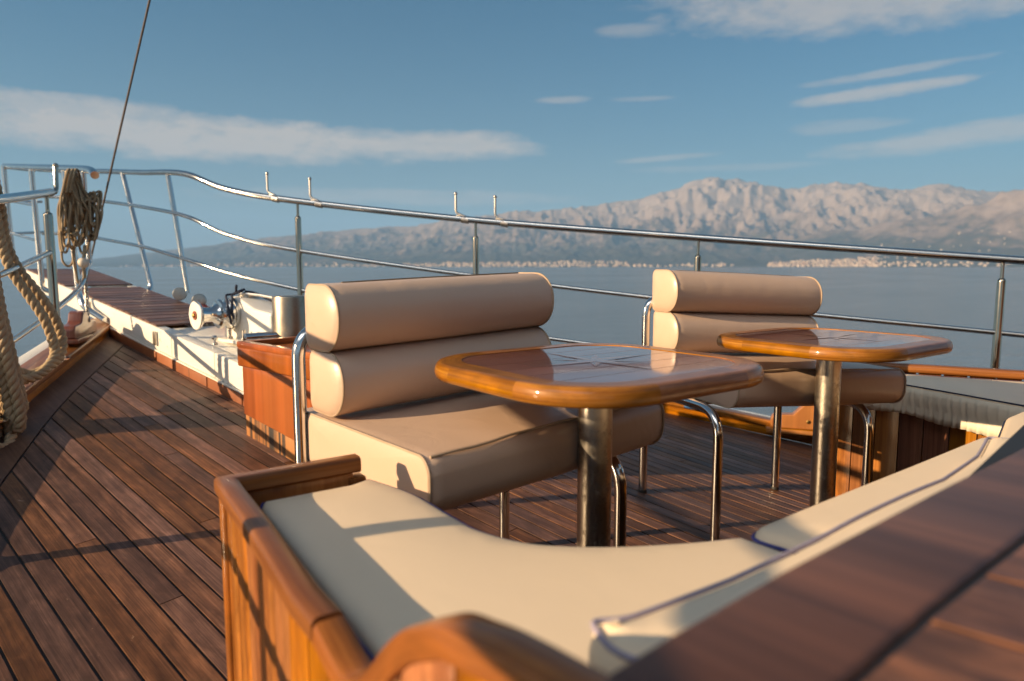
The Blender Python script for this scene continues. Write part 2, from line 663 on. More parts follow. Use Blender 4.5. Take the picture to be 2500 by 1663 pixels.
M = {}
M['deck'] = wood('deck_wood', (.058, .026, .014), (.135, .062, .034), (.25, .122, .07), rough=.5, var=.75, fine=.9, blot=.5, spec=.3, rvar=.16, mott=.45, wear=((.25, .165, .11), .66))
M['margin'] = wood('margin_wood', (.06, .03, .02), (.10, .05, .033), (.15, .08, .053), rough=.5, var=.3, blot=.4, spec=.35)
M['caulk'] = plain('deck_caulk', (.012, .012, .014), .6)
M['orange'] = wood('varnished_orange_wood', (.17, .05, .006), (.31, .108, .014), (.45, .18, .03), rough=.4, coat=.6, coat_rough=.1, var=.5, blot=.4, fine=.6, spec=.2, mott=.45)
M['cap'] = wood('varnished_cap_wood', (.13, .042, .010), (.235, .086, .020), (.33, .135, .034), rough=.45, coat=.4, coat_rough=.16, var=.15, blot=.4, fine=.7, spec=.15)
M['brown'] = wood('brown_plank_wood', (.07, .024, .011), (.12, .043, .02), (.17, .066, .033), rough=.45, coat=.3, coat_rough=.2, var=.4, blot=.3, fine=.7, rvar=.3, spec=.25)
M['roof'] = wood('weathered_roof_wood', (.085, .036, .02), (.165, .07, .04), (.25, .112, .068), rough=.5, coat=.25, coat_rough=.25, var=.3, blot=.7, fine=.45, spec=.3, mott=.9)
M['panel'] = wood('varnished_brown_panel', (.15, .05, .015), (.27, .10, .03), (.38, .155, .055), rough=.45, coat=.4, coat_rough=.15, var=.6, blot=.35, fine=.7, spec=.15, rvar=.3)
M['scroll'] = wood('varnished_scroll_wood', (.15, .042, .007), (.265, .09, .016), (.37, .14, .028), rough=.42, coat=.5, coat_rough=.13, var=.2, blot=.3, fine=.6, spec=.15, mott=.3)
M['oak'] = wood('oak_rim_wood', (.14, .046, .006), (.29, .108, .014), (.44, .195, .034), rough=.4, coat=.45, coat_rough=.06, var=.45, blot=.2, fine=.8, mott=.35, rvar=.15, spec=.15)
M['tabletop'] = wood('tabletop_wood', (.10, .028, .014), (.17, .05, .026), (.23, .075, .04), rough=.4, coat=1.0, coat_rough=.05, var=.3, blot=.1, fine=1.2)
M['inlay_light'] = wood('star_light_wood', (.20, .075, .04), (.25, .10, .055), (.30, .13, .07), rough=.4, coat=1.0, coat_rough=.05, var=.1, blot=0, fine=1.2)
M['inlay_dark'] = wood('star_dark_wood', (.12, .04, .02), (.16, .055, .03), (.20, .075, .045), rough=.4, coat=1.0, coat_rough=.05, var=.1, blot=0, fine=1.2)
M['locker'] = wood('locker_wood', (.17, .036, .005), (.31, .083, .011), (.42, .14, .022), rough=.4, spec=.2, coat=.6, coat_rough=.1, var=.2, blot=.35, fine=.6, mott=.4)
M['locker_worn'] = wood('worn_locker_wood', (.2, .065, .01), (.36, .15, .03), (.45, .22, .06), rough=.6, coat=.2, var=.2, blot=.1, fine=.6, wear=((.018, .014, .012), .465))
M['strip'] = wood('worn_strip_wood', (.17, .045, .008), (.29, .088, .014), (.38, .13, .025), rough=.5, coat=.4, var=.4, blot=.4, fine=.7, wear=((.03, .02, .016), .62))
M['slat'] = wood('bowsprit_slat_wood', (.09, .04, .025), (.15, .068, .042), (.20, .098, .062), rough=.45, var=.8, blot=.2, spec=.4, coat=.2, coat_rough=.3)
M['leather'] = leather('beige_leather', (.57, .41, .30), rough=.36, soil=.05)
M['vinyl'] = leather('cream_vinyl', (.78, .635, .455), rough=.5, soil=.05, spec=.4, wrinkle=.1)
M['skirt'] = leather('cream_skirt', (.74, .66, .51), rough=.7, soil=.08, spec=.25)
M['piping'] = plain('beige_piping', (.42, .31, .21), .5)
M['blue'] = plain('blue_piping', (.025, .035, .20), .5)
M['navy'] = plain('navy_piping', (.012, .016, .05), .5)
M['steel'] = steel('polished_steel')
M['rail'] = steel('satin_rail_steel', rough=.10, tint=(.74, .71, .66), streak=.1)
M['post'] = steel('mirror_post_steel', rough=.07, tint=(.52, .44, .34), streak=.04)
M['pole'] = steel('stained_pole_steel', rough=.27, tint=(.66, .60, .51), spots=.5, streak=.2)
M['bronze'] = steel('dull_bollard_steel', rough=.3, tint=(.40, .34, .27), spots=.3, streak=.2)
M['satin'] = steel('satin_flange_steel', rough=.5, tint=(.86, .84, .80), streak=.1)
M['brushed'] = steel('brushed_steel', rough=.26, tint=(.62, .58, .53), spots=.25, streak=.2)
M['white'] = white_paint()
M['hull'] = plain('hull_white', (.78, .77, .74), .3, noise_amt=.04)
M['rope'] = rope_mat('mooring_rope_fibre', (.42, .30, .17), (.64, .49, .31))
M['line'] = rope_mat('thin_line_fibre', (.26, .185, .105), (.60, .46, .30))
M['dark'] = plain('black_rubber', (.02, .02, .02), .6)
M['cord'] = plain('navy_cord', (.012, .018, .04), .8)
M['float'] = plain('white_plastic', (.68, .58, .46), .45)
M['red'] = plain('red_chain', (.32, .05, .03), .6, noise_amt=.4, sc=60)
M['chain'] = steel('galvanised_chain', rough=.4, tint=(.45, .42, .38))
M['brass'] = plain('worn_brass', (.45, .30, .1), .35, metal=1)
M['copper'] = plain('red_ring', (.3, .08, .04), .4)
M['wire'] = plain('brown_wire', (.11, .08, .062), .6)
M['chock_red'] = wood('red_chock_wood', (.10, .03, .016), (.17, .052, .026), (.24, .08, .04), rough=.4, coat=.5, var=.2, blot=.2)
M['seam_light'] = plain('pale_seam_filler', (.55, .45, .33), .4)
M['faded'] = plain('faded_piping', (.34, .30, .38), .6)
M['label'] = plain('seam_thread', (.20, .14, .09), .8)

# ================================================================ SETTING
# sea
def make_sea():
    m, nt, b = new_mat('sea_water')
    b.inputs['Base Color'].default_value = (.115, .14, .165, 1)
    b.inputs['Roughness'].default_value = .12
    b.inputs['IOR'].default_value = 1.33
    b.inputs['Specular IOR Level'].default_value = .5
    tc = nt.nodes.new('ShaderNodeTexCoord')
    def wv(scale, sx, sy, rot, det):
        mp = nt.nodes.new('ShaderNodeMapping')
        mp.inputs['Scale'].default_value = (sx, sy, 1)
        mp.inputs['Rotation'].default_value = (0, 0, rot)
        nt.links.new(tc.outputs['Object'], mp.inputs[0])
        n = nd(nt, 'ShaderNodeTexNoise', Scale=scale, Detail=det, Roughness=.55)
        nt.links.new(mp.outputs[0], n.inputs['Vector'])
        return n.outputs[0]
    a, c, d = wv(.55, 1, 2.4, .5, 5), wv(2.6, 1, 2.0, .9, 3), wv(.012, 1, 4, .7, 4)
    h = mth(nt, 'ADD', mth(nt, 'MULTIPLY', a, 1.0), mth(nt, 'MULTIPLY', c, .22))
    bp = bump(nt, b, h, .24, .35)
    nt.links.new(mth(nt, 'ADD', .10, mth(nt, 'MULTIPLY', d, .2)), b.inputs['Roughness'])
    mb = MB()
    N = 64
    rr = [0.5, 8, 40, 200, 1000, 5000, 21000]
    vs = [(0, 0, -2.25)]
    for r_ in rr:
        for k in range(N):
            vs.append((r_ * math.cos(2 * math.pi * k / N), r_ * math.sin(2 * math.pi * k / N), -2.25))
    fs = [(0, 1 + k, 1 + (k + 1) % N) for k in range(N)]
    for i in range(len(rr) - 1):
        for k in range(N):
            q = (k + 1) % N
            fs.append((1 + i * N + k, 1 + (i + 1) * N + k, 1 + (i + 1) * N + q, 1 + i * N + q))
    mb.add(vs, fs)
    o = mb.build('sea', m, smooth=False)
    tag(o, kind='structure')


make_sea()


# hills across the channel
def vnoise(x, y, seed=0):
    xi, yi = np.floor(x).astype(np.int64), np.floor(y).astype(np.int64)
    fx, fy = x - xi, y - yi
    def hsh(a, b):
        h = (a * 374761393 + b * 668265263 + seed * 974634777) & 0x7fffffff
        h = ((h ^ (h >> 13)) * 1274126177) & 0x7fffffff
        h = h ^ (h >> 16)
        return (h & 0xffff) / 65535.0
    u, v = fx * fx * fx * (fx * (fx * 6 - 15) + 10), fy * fy * fy * (fy * (fy * 6 - 15) + 10)
    a, b_, c, d = hsh(xi, yi), hsh(xi + 1, yi), hsh(xi, yi + 1), hsh(xi + 1, yi + 1)
    return (a * (1 - u) + b_ * u) * (1 - v) + (c * (1 - u) + d * u) * v


def fbm(x, y, o=5, seed=0, ridged=False):
    s, a, t = 0, .5, 0
    for i in range(o):
        n = vnoise(x * 2 ** i, y * 2 ** i, seed + i * 17)
        if ridged:
            n = (1 - np.abs(2 * n - 1)) ** 1.5
        s = s + a * n
        t += a
        a *= .52
    return s / t


# skyline, degrees right of the view heading -> elevation angle in degrees
SKY_A = [-46, -34, -31.5, -28, -24, -20, -15, -10.5, -6, -1, 3, 7, 10.5, 12.8, 15.0, 16.4, 18, 20, 22, 24, 26, 28, 30, 32, 34.5, 37, 42, 50]
SKY_E = [.2, .25, .5, 1.0, 1.6, 2.2, 2.75, 3.1, 3.6, 4.3, 4.75, 5.0, 5.35, 5.95, 6.75, 6.9, 6.75, 6.35, 6.0, 6.1, 6.2, 6.0, 5.6, 5.55, 5.0, 4.8, 4.6, 4.4]
FR_A = [-46, 10, 14, 18, 20, 22, 24, 27, 30, 33, 36, 40, 50]
FR_E = [0, 0, .4, 1.0, 1.5, 2.0, 2.7, 2.9, 3.5, 4.2, 5.0, 5.4, 5.6]


def terrain_h(a, r):
    """a in radians right of heading, r metres; returns height above the sea"""
    ad = np.degrees(a)
    x, y = r * np.sin(a), r * np.cos(a)
    rs = 7200 + 500 * (fbm(ad * .12 + 5, ad * 0 + .3, 3, 3) - .5) + np.clip(-ad - 4, 0, 40) * 110      # shoreline distance
    ridge_r = rs + 4300
    top = np.tan(np.radians(np.interp(ad, SKY_A, SKY_E))) * ridge_r
    t = np.clip((r - rs) / (ridge_r - rs), 0, 2.2)
    low = np.interp(t, [0, .04, .2, .42, .6, .78, .92, 1.0, 1.2, 2.2], [0, .018, .10, .22, .36, .66, .92, 1.0, .86, .5])
    er = fbm(x / 900, y / 900, 6, 11, True)
    er2 = fbm(x / 330, y / 330, 5, 29, True)
    er4 = fbm(x / 130, y / 130, 3, 57, True)
    er3 = fbm(x / 2600, y / 2600, 4, 41)
    amp = np.clip(t * 1.6, 0, 1) * np.clip(2.2 - t, 0, 1)
    amp = amp * (1 - .62 * np.exp(-((t - 1.0) / .13) ** 2))
    h = top * (low + amp * (.31 * (er - .5) + .18 * (er2 - .5) + .09 * (er4 - .5) + .16 * (er3 - .5) * (t < 1.4)))
    # keep the skyline near its measured height
    fr_r = rs + 1700
    ft = np.tan(np.radians(np.interp(ad, FR_A, FR_E))) * fr_r
    t2 = (r - rs) / (fr_r - rs)
    fl = np.interp(t2, [0, .05, .4, .75, 1.0, 1.25, 1.8], [0, .03, .24, .68, 1.0, .72, 0])
    h2 = ft * (fl + np.clip(t2, 0, 1) * np.clip(1.8 - t2, 0, 1) * (.22 * (er - .5) + .16 * (er2 - .5)))
    h = np.maximum(h, h2)
    return np.where(r < rs, -6.0, h), rs


def make_hills():
    na, nr = 760, 190
    A = np.radians(np.linspace(-47, 50, na))
    T = np.linspace(0, 1, nr)
    rr = 6500 + 8200 * T ** 1.05
    AA, RR = np.meshgrid(A, rr, indexing='ij')
    RR = RR + np.clip(-np.degrees(AA) - 4, 0, 40) * 110
    Hh, _ = terrain_h(AA, RR)
    hd = AA + HEAD
    X, Y, Zz = RR * np.sin(hd), RR * np.cos(hd), Hh - 2.25
    me = bpy.data.meshes.new('hills')
    vs = np.stack([X, Y, Zz], -1).reshape(-1, 3)
    i = np.arange(na - 1)[:, None] * nr + np.arange(nr - 1)[None, :]
    q = np.stack([i, i + 1, i + nr + 1, i + nr], -1).reshape(-1, 4)
    me.from_pydata(vs.tolist(), [], q.tolist())
    for p in me.polygons:
        p.use_smooth = True
    m, nt, b = new_mat('limestone_and_scrub')
    geo = nt.nodes.new('ShaderNodeNewGeometry')
    sp = nt.nodes.new('ShaderNodeSeparateXYZ')
    nt.links.new(geo.outputs['Position'], sp.inputs[0])
    n1 = uvnoise(nt, .0016, .0016, 1, 7, .65, .4, coord='Object')
    n2 = uvnoise(nt, .007, .007, 1, 6, .7, .3, coord='Object')
    hgt = mth(nt, 'DIVIDE', sp.outputs[2], 950.0)
    f = mth(nt, 'ADD', hgt, mth(nt, 'ADD', mth(nt, 'MULTIPLY', mth(nt, 'SUBTRACT', n1, .5), 1.5), mth(nt, 'MULTIPLY', mth(nt, 'SUBTRACT', n2, .5), 1.3)))
    c = ramp(nt, f, [(.0, (.045, .044, .032)), (.30, (.07, .06, .045)), (.47, (.15, .11, .085)), (.75, (.225, .172, .142)), (1, (.25, .197, .165))])
    nt.links.new(c, b.inputs['Base Color'])
    b.inputs['Roughness'].default_value = .95
    b.inputs['Specular IOR Level'].default_value = .1
    me.materials.append(m)
    o = bpy.data.objects.new('hills', me)
    COL.objects.link(o)
    tag(o, kind='structure')


make_hills()


def make_town(name, a0, a1, n, depth, seed, big=1.0, ri=0.0):
    rnd = random.Random(seed)
    mb, fm = MB(), []
    for _ in range(n):
        a = R(rnd.uniform(a0, a1))
        _, rs = terrain_h(np.array([a]), np.array([7000.0]))
        r_ = float(rs[0]) + 25 + ri + depth * rnd.random() ** 1.8
        h, _ = terrain_h(np.array([a]), np.array([r_]))
        z = max(0.0, float(h[0])) - 2.25 - 3
        x, y = r_ * math.sin(a + HEAD), r_ * math.cos(a + HEAD)
        w, d, hh = rnd.uniform(11, 24) * big, rnd.uniform(10, 18) * big, rnd.uniform(7, 15) * big
        g = rnd.uniform(0, math.pi)
        ca, sa = math.cos(g), math.sin(g)
        P = lambda u, v, t: (x + u * ca - v * sa, y + u * sa + v * ca, z + t)
        w /= 2
        d /= 2
        b0 = len(mb.f)
        mb.add([P(-w, -d, 0), P(w, -d, 0), P(w, d, 0), P(-w, d, 0), P(-w, -d, hh), P(w, -d, hh), P(w, d, hh), P(-w, d, hh), P(-w, 0, hh * 1.3), P(w, 0, hh * 1.3)],
               [(0, 1, 5, 4), (2, 3, 7, 6), (1, 2, 6, 9, 5), (3, 0, 4, 8, 7), (4, 5, 9, 8), (6, 7, 8, 9)])
        fm += [0, 0, 0, 0, 1, 1]
    o = mb.build(name, [M_WALL, M_ROOF], smooth=False, fmat=fm)
    tag(o, kind='stuff')
    return o


M_WALL = plain('town_walls', (.46, .37, .28), .8, noise_amt=.3, sc=.02)
M_ROOF = plain('town_roofs', (.25, .13, .075), .8, noise_amt=.3, sc=.02)
T = [make_town('shore_town', -30, -13, 150, 500, 1, 1.5), make_town('shore_town', -9, 9.5, 420, 420, 2, 1.35), make_town('shore_town', 9.5, 18, 60, 120, 3, 1.3),
     make_town('shore_town', 20.5, 28, 480, 420, 4, 1.3), make_town('shore_town', 28, 37, 80, 200, 5, 1.2), make_town('hillside_village', 27, 36, 60, 700, 6, .8, 350),
     make_town('shore_town', -13, -9, 40, 200, 8, 1.4)]
for o, l in zip(T, ('hazy pale waterfront town at the foot of the far left ridge', 'long band of cream houses along the far shore behind the nearest chair',
                    'thin row of waterfront houses under the steep grey cliffs', 'dense cream waterfront town below the brown front ridge', 'sparse shoreline houses at the right edge of the far shore',
                    'scattered village houses up the slope of the brown front ridge', 'small gap of waterfront houses left of the middle shore')):
    tag(o, l, 'town')

# ---------------------------------------------------------------- hull outline in plan (forward, starboard)
PORT_F = [-1.5, 0.0, 1.0, 1.6, 2.3, 2.96, 3.22, 3.58, 4.03, 4.62]
PORT_S = [-1.05, -.68, -.34, -.09, .22, .545, .685, .90, 1.165, 1.49]
STB_F = [-1.5, 0.0, .43, 1.1, 1.64, 1.86, 2.67, 3.6, 4.2, 4.62]
STB_S = [4.35, 3.88, 3.70, 3.45, 3.235, 3.15, 2.72, 2.16, 1.79, 1.55]


def pS(F):
    return interp(PORT_F, PORT_S, F)


def sS(F):
    return interp(STB_F, STB_S, F)


MW = .15      # margin plank, measured athwartships


def make_deck():
    mb, fm = MB(), []
    pitch, gap = .0545, .0066
    rnd = random.Random(3)

    def end_f(S):           # forward end of a plank: where it runs into the margin plank
        lo, hi = -1.4, 4.6
        for _ in range(40):
            m_ = (lo + hi) / 2
            if pS(m_) + MW < S < sS(m_) - MW:
                lo = m_
            else:
                hi = m_
        return lo

    def piece(f0a, f0b, f1a, f1b, s0, s1):
        n = max(1, int((min(f1a, f1b) - max(f0a, f0b)) / .5))
        top = []
        for i in range(n + 1):
            t = i / n
            fa, fb = f0a + (f1a - f0a) * t, f0b + (f1b - f0b) * t
            top.append(((s0, fa, zdeck(fa, s0)), (s1, fb, zdeck(fb, s1))))
        vs = []
        for a, b in top:
            vs += [a, b, (a[0], a[1], a[2] - .008), (b[0], b[1], b[2] - .008)]
        fs = []
        for i in range(n):
            k = i * 4
            fs += [(k, k + 1, k + 5, k + 4), (k + 2, k, k + 4, k + 6), (k + 1, k + 3, k + 7, k + 5)]
        e = n * 4
        fs += [(0, 2, 3, 1), (e, e + 1, e + 3, e + 2)]
        mb.add(vs, fs)
        fm.extend([0] * len(fs))

    S = -1.0 + .0125
    i = 0
    while S < 4.3:
        s0, s1 = S + gap / 2, S + pitch - gap / 2
        ea, eb = end_f(s0), end_f(s1)
        if min(ea, eb) > -1.3:
            ea -= .004
            eb -= .004
            cuts, f = [], -1.45 + rnd.uniform(.3, 2.2)
            while f < min(ea, eb) - .35:
                cuts.append(f)
                f += rnd.uniform(1.5, 2.8)
            last = -1.45
            for c in cuts:
                piece(last, last, c - .0015, c - .0015 , s0, s1)
                last = c + .0015
            piece(last, last, ea, eb, s0, s1)
        S += pitch
        i += 1
    # margin planks along both sides
    for side in (0, 1):
        fn, sg = (pS, 1) if side == 0 else (sS, -1)
        cuts = [-1.5, -.2, 1.35, 3.0, 4.5]
        for a, b in zip(cuts, cuts[1:]):
            n = max(2, int((b - a) / .12))
            vs, fs = [], []
            for k in range(n + 1):
                F = a + .0015 + (b - a - .003) * k / n
                s0, s1 = fn(F) + sg * .004, fn(F) + sg * (MW - .006)
                vs += [(s0, F, zdeck(F, s0)), (s1, F, zdeck(F, s1)), (s1, F, zdeck(F, s1) - .008), (s0, F, zdeck(F, s0) - .008)]
            for k in range(n):
                q = k * 4
                fs += [(q, q + 1, q + 5, q + 4), (q + 1, q + 2, q + 6, q + 5), (q + 3, q, q + 4, q + 7)]
            mb.add(vs, fs)
            fm.extend([1] * len(fs))
    # caulking bed below
    nF, nS = 46, 22
    vs, fs = [], []
    for a in range(nF + 1):
        F = -1.5 + 6.12 * a / nF
        for c in range(nS + 1):
            s = pS(F) + (sS(F) - pS(F)) * c / nS
            vs.append((s, F, zdeck(F, s) - .0045))
    for a in range(nF):
        for c in range(nS):
            k = a * (nS + 1) + c
            fs.append((k, k + 1, k + nS + 2, k + nS + 1))
    mb.add(vs, fs)
    fm.extend([2] * len(fs))
    o = mb.build('deck', [M['deck'], M['margin'], M['caulk']], smooth=False, grain=(0, 1, 0), fmat=fm)
    tag(o, kind='structure')


make_deck()


def make_hull():
    mb = MB()
    n = 60
    loops = []
    for side in (0, 1):
        for k in range(n + 1):
            t = k / n if side == 0 else 1 - k / n
            F = -1.5 + 6.12 * t
            s = (pS(F) - .05) if side == 0 else (sS(F) + .05)
            loops.append((F, s))
    rows = []
    for lv in range(6):
        t = lv / 5
        row = []
        for F, s in loops:
            z0 = zdeck(F, s) - .012
            z = z0 + (-2.5 - z0) * t
            k = 1 - .30 * t ** 1.4
            ff = F - max(0, F - 1.0) * .22 * t
            row.append((1.52 + (s - 1.52) * k, ff, z))
        rows.append(row)
    m = len(loops)
    vs = [p for r_ in rows for p in r_]
    fs = []
    for i in range(5):
        for k in range(m - 1):
            fs.append((i * m + k, i * m + k + 1, (i + 1) * m + k + 1, (i + 1) * m + k))
    mb.add(vs, fs)
    o = mb.build('hull', M['hull'], smooth=True)
    tag(o, kind='structure')


make_hull()


def edge_path(side, f0, f1, off=0.0, h=0.0, n=40):
    P = []
    for k in range(n + 1):
        F = f0 + (f1 - f0) * k / n
        s = pS(F) + off if side == 'p' else sS(F) - off
        sd = pS(F) + MW if side == 'p' else sS(F) - MW
        P.append(Vector((s, F, zdeck(F, sd) + h)))
    return P


def make_toe_rails():
    for side, lab in (('p', 'low varnished toe rail with wide brown cap along the left deck edge under the ropes'),
                      ('s', 'low varnished toe rail along the far right deck edge beyond the chairs')):
        p0 = edge_path(side, 0, 0)[0]
        t = empty('toe_rail', p0, lab, 'toe rail')
        sg = 1 if side == 'p' else -1
        f1 = 4.5
        w = .15 if side == 'p' else .085
        MB().sweep(edge_path(side, -1.45, f1, -w / 2 + .012, .045), rrect(w, .034, .010, 3)).build('cap_rail', M['cap'] if side == 'p' else M['oak'], t)
        MB().sweep(edge_path(side, -1.45, f1, -.02, .010), rrect(.04, .055, .004, 2)).build('inner_face', M['orange'], t)
        MB().sweep(edge_path(side, -1.45, f1, -w - .030, .028), rrect(.075, .045, .01, 3)).build('covering_board', M['white'], t)


make_toe_rails()

# ================================================================ BOWSPRIT
SL = .1165


def zp(F, h=.165):
    return SL * F + .01 + h


def make_bowsprit():
    t = empty('bowsprit', (1.54, 2.45, zp(2.45, 0)), 'long white bowsprit platform with dark wooden slats running out over the bow', 'bowsprit')
    f0, f1 = 2.42, 6.08
    def beam(s0, s1, a, b, h0, h1):
        mb = MB()
        mb.hexa([(s0, a, zp(a, h0)), (s1, a, zp(a, h0)), (s1, b, zp(b, h0)), (s0, b, zp(b, h0)),
                 (s0, a, zp(a, h1)), (s1, a, zp(a, h1)), (s1, b, zp(b, h1)), (s0, b, zp(b, h1))])
        return mb
    for (a, b) in ((f0, 2.98), (2.984, 3.44), (3.444, f1)):
        beam(1.33, 1.385, a, b, .052, .165).build('side_beam', M['white'], t, bevel=.006)
    beam(1.70, 1.755, f0, f1, .052, .165).build('side_beam', M['white'], t, bevel=.006)
    beam(1.387, 1.698, f0, 3.60, .10, .158).build('white_top', M['white'], t, bevel=.004)
    beam(1.387, 1.698, 6.02, 6.075, .08, .163).build('end_plate', M['white'], t, bevel=.004)
    mb = MB()
    for a, b in ((3.62, 4.98), (5.10, 6.00)):
        n = round((b - a) / .09)
        st = (b - a) / n
        for k in range(n):
            g0, g1 = a + k * st + .007, a + (k + 1) * st - .007
            mb.hexa([(1.335, g0, zp(g0, .1665)), (1.74, g0, zp(g0, .1665)), (1.74, g1, zp(g1, .1665)), (1.335, g1, zp(g1, .1665)),
                     (1.335, g0, zp(g0, .176)), (1.74, g0, zp(g0, .176)), (1.74, g1, zp(g1, .176)), (1.335, g1, zp(g1, .176))])
    mb.build('deck_slats', M['slat'], t, grain=(1, 0, 0), bevel=.002, seg=1)
    rnd = random.Random(5)
    f = f0
    for b in (2.72, 3.05, 3.42, 3.62, 4.3):
        beam(1.318 + rnd.uniform(-.003, .003), 1.37, f, b - .012, -.02, .043).build('base_strip', M['strip'], t, bevel=.003)
        f = b
    beam(1.322, 1.40, f0, 4.3, .0445, .0505).build('white_lip', M['white'], t)
    # small fittings on the white top
    for F, s in ((3.12, 1.40), (2.62, 1.415)):
        k = MB().lathe([(.012, 0), (.012, .012), (.006, .014), (.006, .022), (.014, .026), (.016, .036), (.010, .044), (0, .046)], (s, F, zp(F, .166)), n=16)
        k.build('stud', M['steel'], t)
    MB().box((1.425, 2.62, zp(2.62, .163)), (.10, .16, .012)).build('fitting_plate', M['brushed'], t, bevel=.003)
    for F, h in ((4.62, .06), (3.62, .05)):
        MB().box((1.322, F, zp(F, .11)), (.014, .03, .07)).build('pad_eye', M['brushed'], t, bevel=.004)
    # rollers on the far edge
    for F in (4.05, 4.32):
        MB().lathe([(.004, -.016), (.036, -.014), (.040, -.008), (.024, 0), (.040, .008), (.036, .014), (.004, .016)], (1.735, F, zp(F, .22)), axis=(.5, .87, 0), n=20).build('anchor_roller', M['brushed'], t)


make_bowsprit()


def make_chain(name, pts, mat, label, cat, link=.03, r=.0042):
    P = resample(spline(pts, 10), link * .72)
    mb = MB()
    for i, (a, b) in enumerate(zip(P, P[1:])):
        d = (b - a).normalized()
        u = d.orthogonal().normalized()
        w = d.cross(u)
        s = u if i % 2 else w
        c = (a + b) / 2
        L, W = link / 2, link * .3
        ring = []
        for k in range(14):
            g = 2 * math.pi * k / 14
            ring.append(c + d * (math.copysign(abs(math.cos(g)) ** .8, math.cos(g)) * L) + s * (math.sin(g) * W))
        mb.tube(ring, r, 6, closed=True)
    o = mb.build(name, mat)
    return tag(o, label, cat)


make_chain('anchor_chain', [(1.72, 3.98, zp(3.98, .20)), (1.69, 3.8, zp(3.8, .196)), (1.66, 3.55, zp(3.55, .18)), (1.64, 3.36, zp(3.36, .2))], M['red'],
           'rusty red chain lying on the bowsprit between the rollers and the windlass', 'chain', .045, .007)


def make_windlass():
    F0, c = 3.2, 1.585
    z0 = zp(F0, .158)
    t = empty('windlass', (c, F0, z0), 'white anchor windlass with chrome drum standing on the white bowsprit platform', 'windlass')
    ax = z0 + .135
    mb = MB()
    # side profile in the fore-and-aft plane, extruded athwartships
    prof = [(-.36, 0), (.10, 0), (.10, .10), (.07, .185), (.02, .215), (-.06, .21), (-.20, .165), (-.36, .15)]
    for s0, s1 in ((c - .055, c + .105),):
        n = len(prof)
        vs = [(s0, F0 + a, z0 + b) for a, b in prof] + [(s1, F0 + a, z0 + b) for a, b in prof]
        fs = [tuple(range(n)), tuple(range(2 * n - 1, n - 1, -1))] + [(i, n + i, n + (i + 1) % n, (i + 1) % n) for i in range(n)]
        mb.add(vs, fs)
    mb.build('body', M['white'], t, bevel=.012, seg=3)
    MB().box((c + .005, F0 - .13, z0 + .008), (.23, .52, .016)).build('foot_plate', M['white'], t, bevel=.004)
    for a, b in ((-.16, -.085), (-.02, -.085), (-.30, -.085)):
        MB().lathe([(.014, 0), (.014, .012), (.008, .013), (.008, .05), (.0, .052)], (c + b, F0 + a, z0 + .016), n=10).build('bolt', M['brushed'], t)
    d = MB().lathe([(.012, 0), (.062, .0), (.066, .006), (.062, .014), (.040, .024), (.034, .05), (.034, .075), (.046, .095), (.05, .10)], (c - .235, F0, ax), axis=(1, 0, 0), n=36).build('drum', M['steel'], t)
    MB().lathe([(.0, -.0012), (.0655, -.001), (.068, .003), (.0655, .0065), (.06, .007)], (c - .2352, F0, ax), axis=(1, 0, 0), n=36).build('drum_flange', M['satin'], d)
    MB().lathe([(.021, 0), (.021, .004), (.012, .005)], (c - .240, F0, ax), axis=(1, 0, 0), n=28).build('drum_ring', M['copper'], d)
    MB().lathe([(.016, 0), (.016, .006), (.006, .008), (0, .008)][::-1] and [(.004, -.008), (.009, -.006), (.011, 0)], (c - .241, F0, ax), axis=(1, 0, 0), n=20).build('drum_cap', M['brass'], d)
    MB().lathe([(.05, 0), (.066, .004), (.070, .014), (.058, .022), (.050, .030), (.058, .040), (.072, .048), (.072, .060), (.078, .062), (.078, .078)], (c - .135, F0, ax), axis=(1, 0, 0), n=36).build('chain_wheel', M['steel'], t)
    MB().lathe([(.045, 0), (.05, .004), (.05, .016), (.02, .024), (.0, .024)], (c + .02, F0 - .01, z0 + .208), n=24).build('top_cover', M['brushed'], t)
    MB().tube([(c - .03, F0 - .02, z0 + .232), (c + .02, F0 - .12, z0 + .224), (c + .05, F0 - .20, z0 + .212)], .007, 8).build('brake_lever', M['brushed'], t)
    # cord knotted over the chain wheel
    P = [(c - .10, F0 - .072, ax - .045), (c - .115, F0 - .085, ax + .01), (c - .11, F0 - .06, ax + .062), (c - .09, F0 - .01, ax + .088), (c - .06, F0 - .01, z0 + .228),
         (c - .03, F0 + .01, z0 + .236), (c - .01, F0 - .03, z0 + .25), (c - .04, F0 - .05, z0 + .24), (c - .07, F0 - .03, z0 + .225), (c - .085, F0 - .06, ax + .07), (c - .10, F0 - .085, ax + .02), (c - .095, F0 - .088, ax - .02)]
    mb = MB().tube(spline(P, 8), .0055, 7)
    mb.tube(spline([(c - .05, F0 - .03, z0 + .235), (c - .055, F0 - .04, z0 + .262), (c - .04, F0 - .015, z0 + .268), (c - .035, F0 - .0, z0 + .24)], 7), .0055, 7)
    mb.tube(spline([(c - .0, F0 - .02, z0 + .24), (c + .03, F0 - .06, z0 + .232), (c + .06, F0 - .14, z0 + .20), (c + .09, F0 - .2, z0 + .17)], 7), .0055, 7)
    tag(mb.build('cord', M['cord']), 'dark navy cord knotted over the chrome wheel of the windlass', 'cord')


make_windlass()


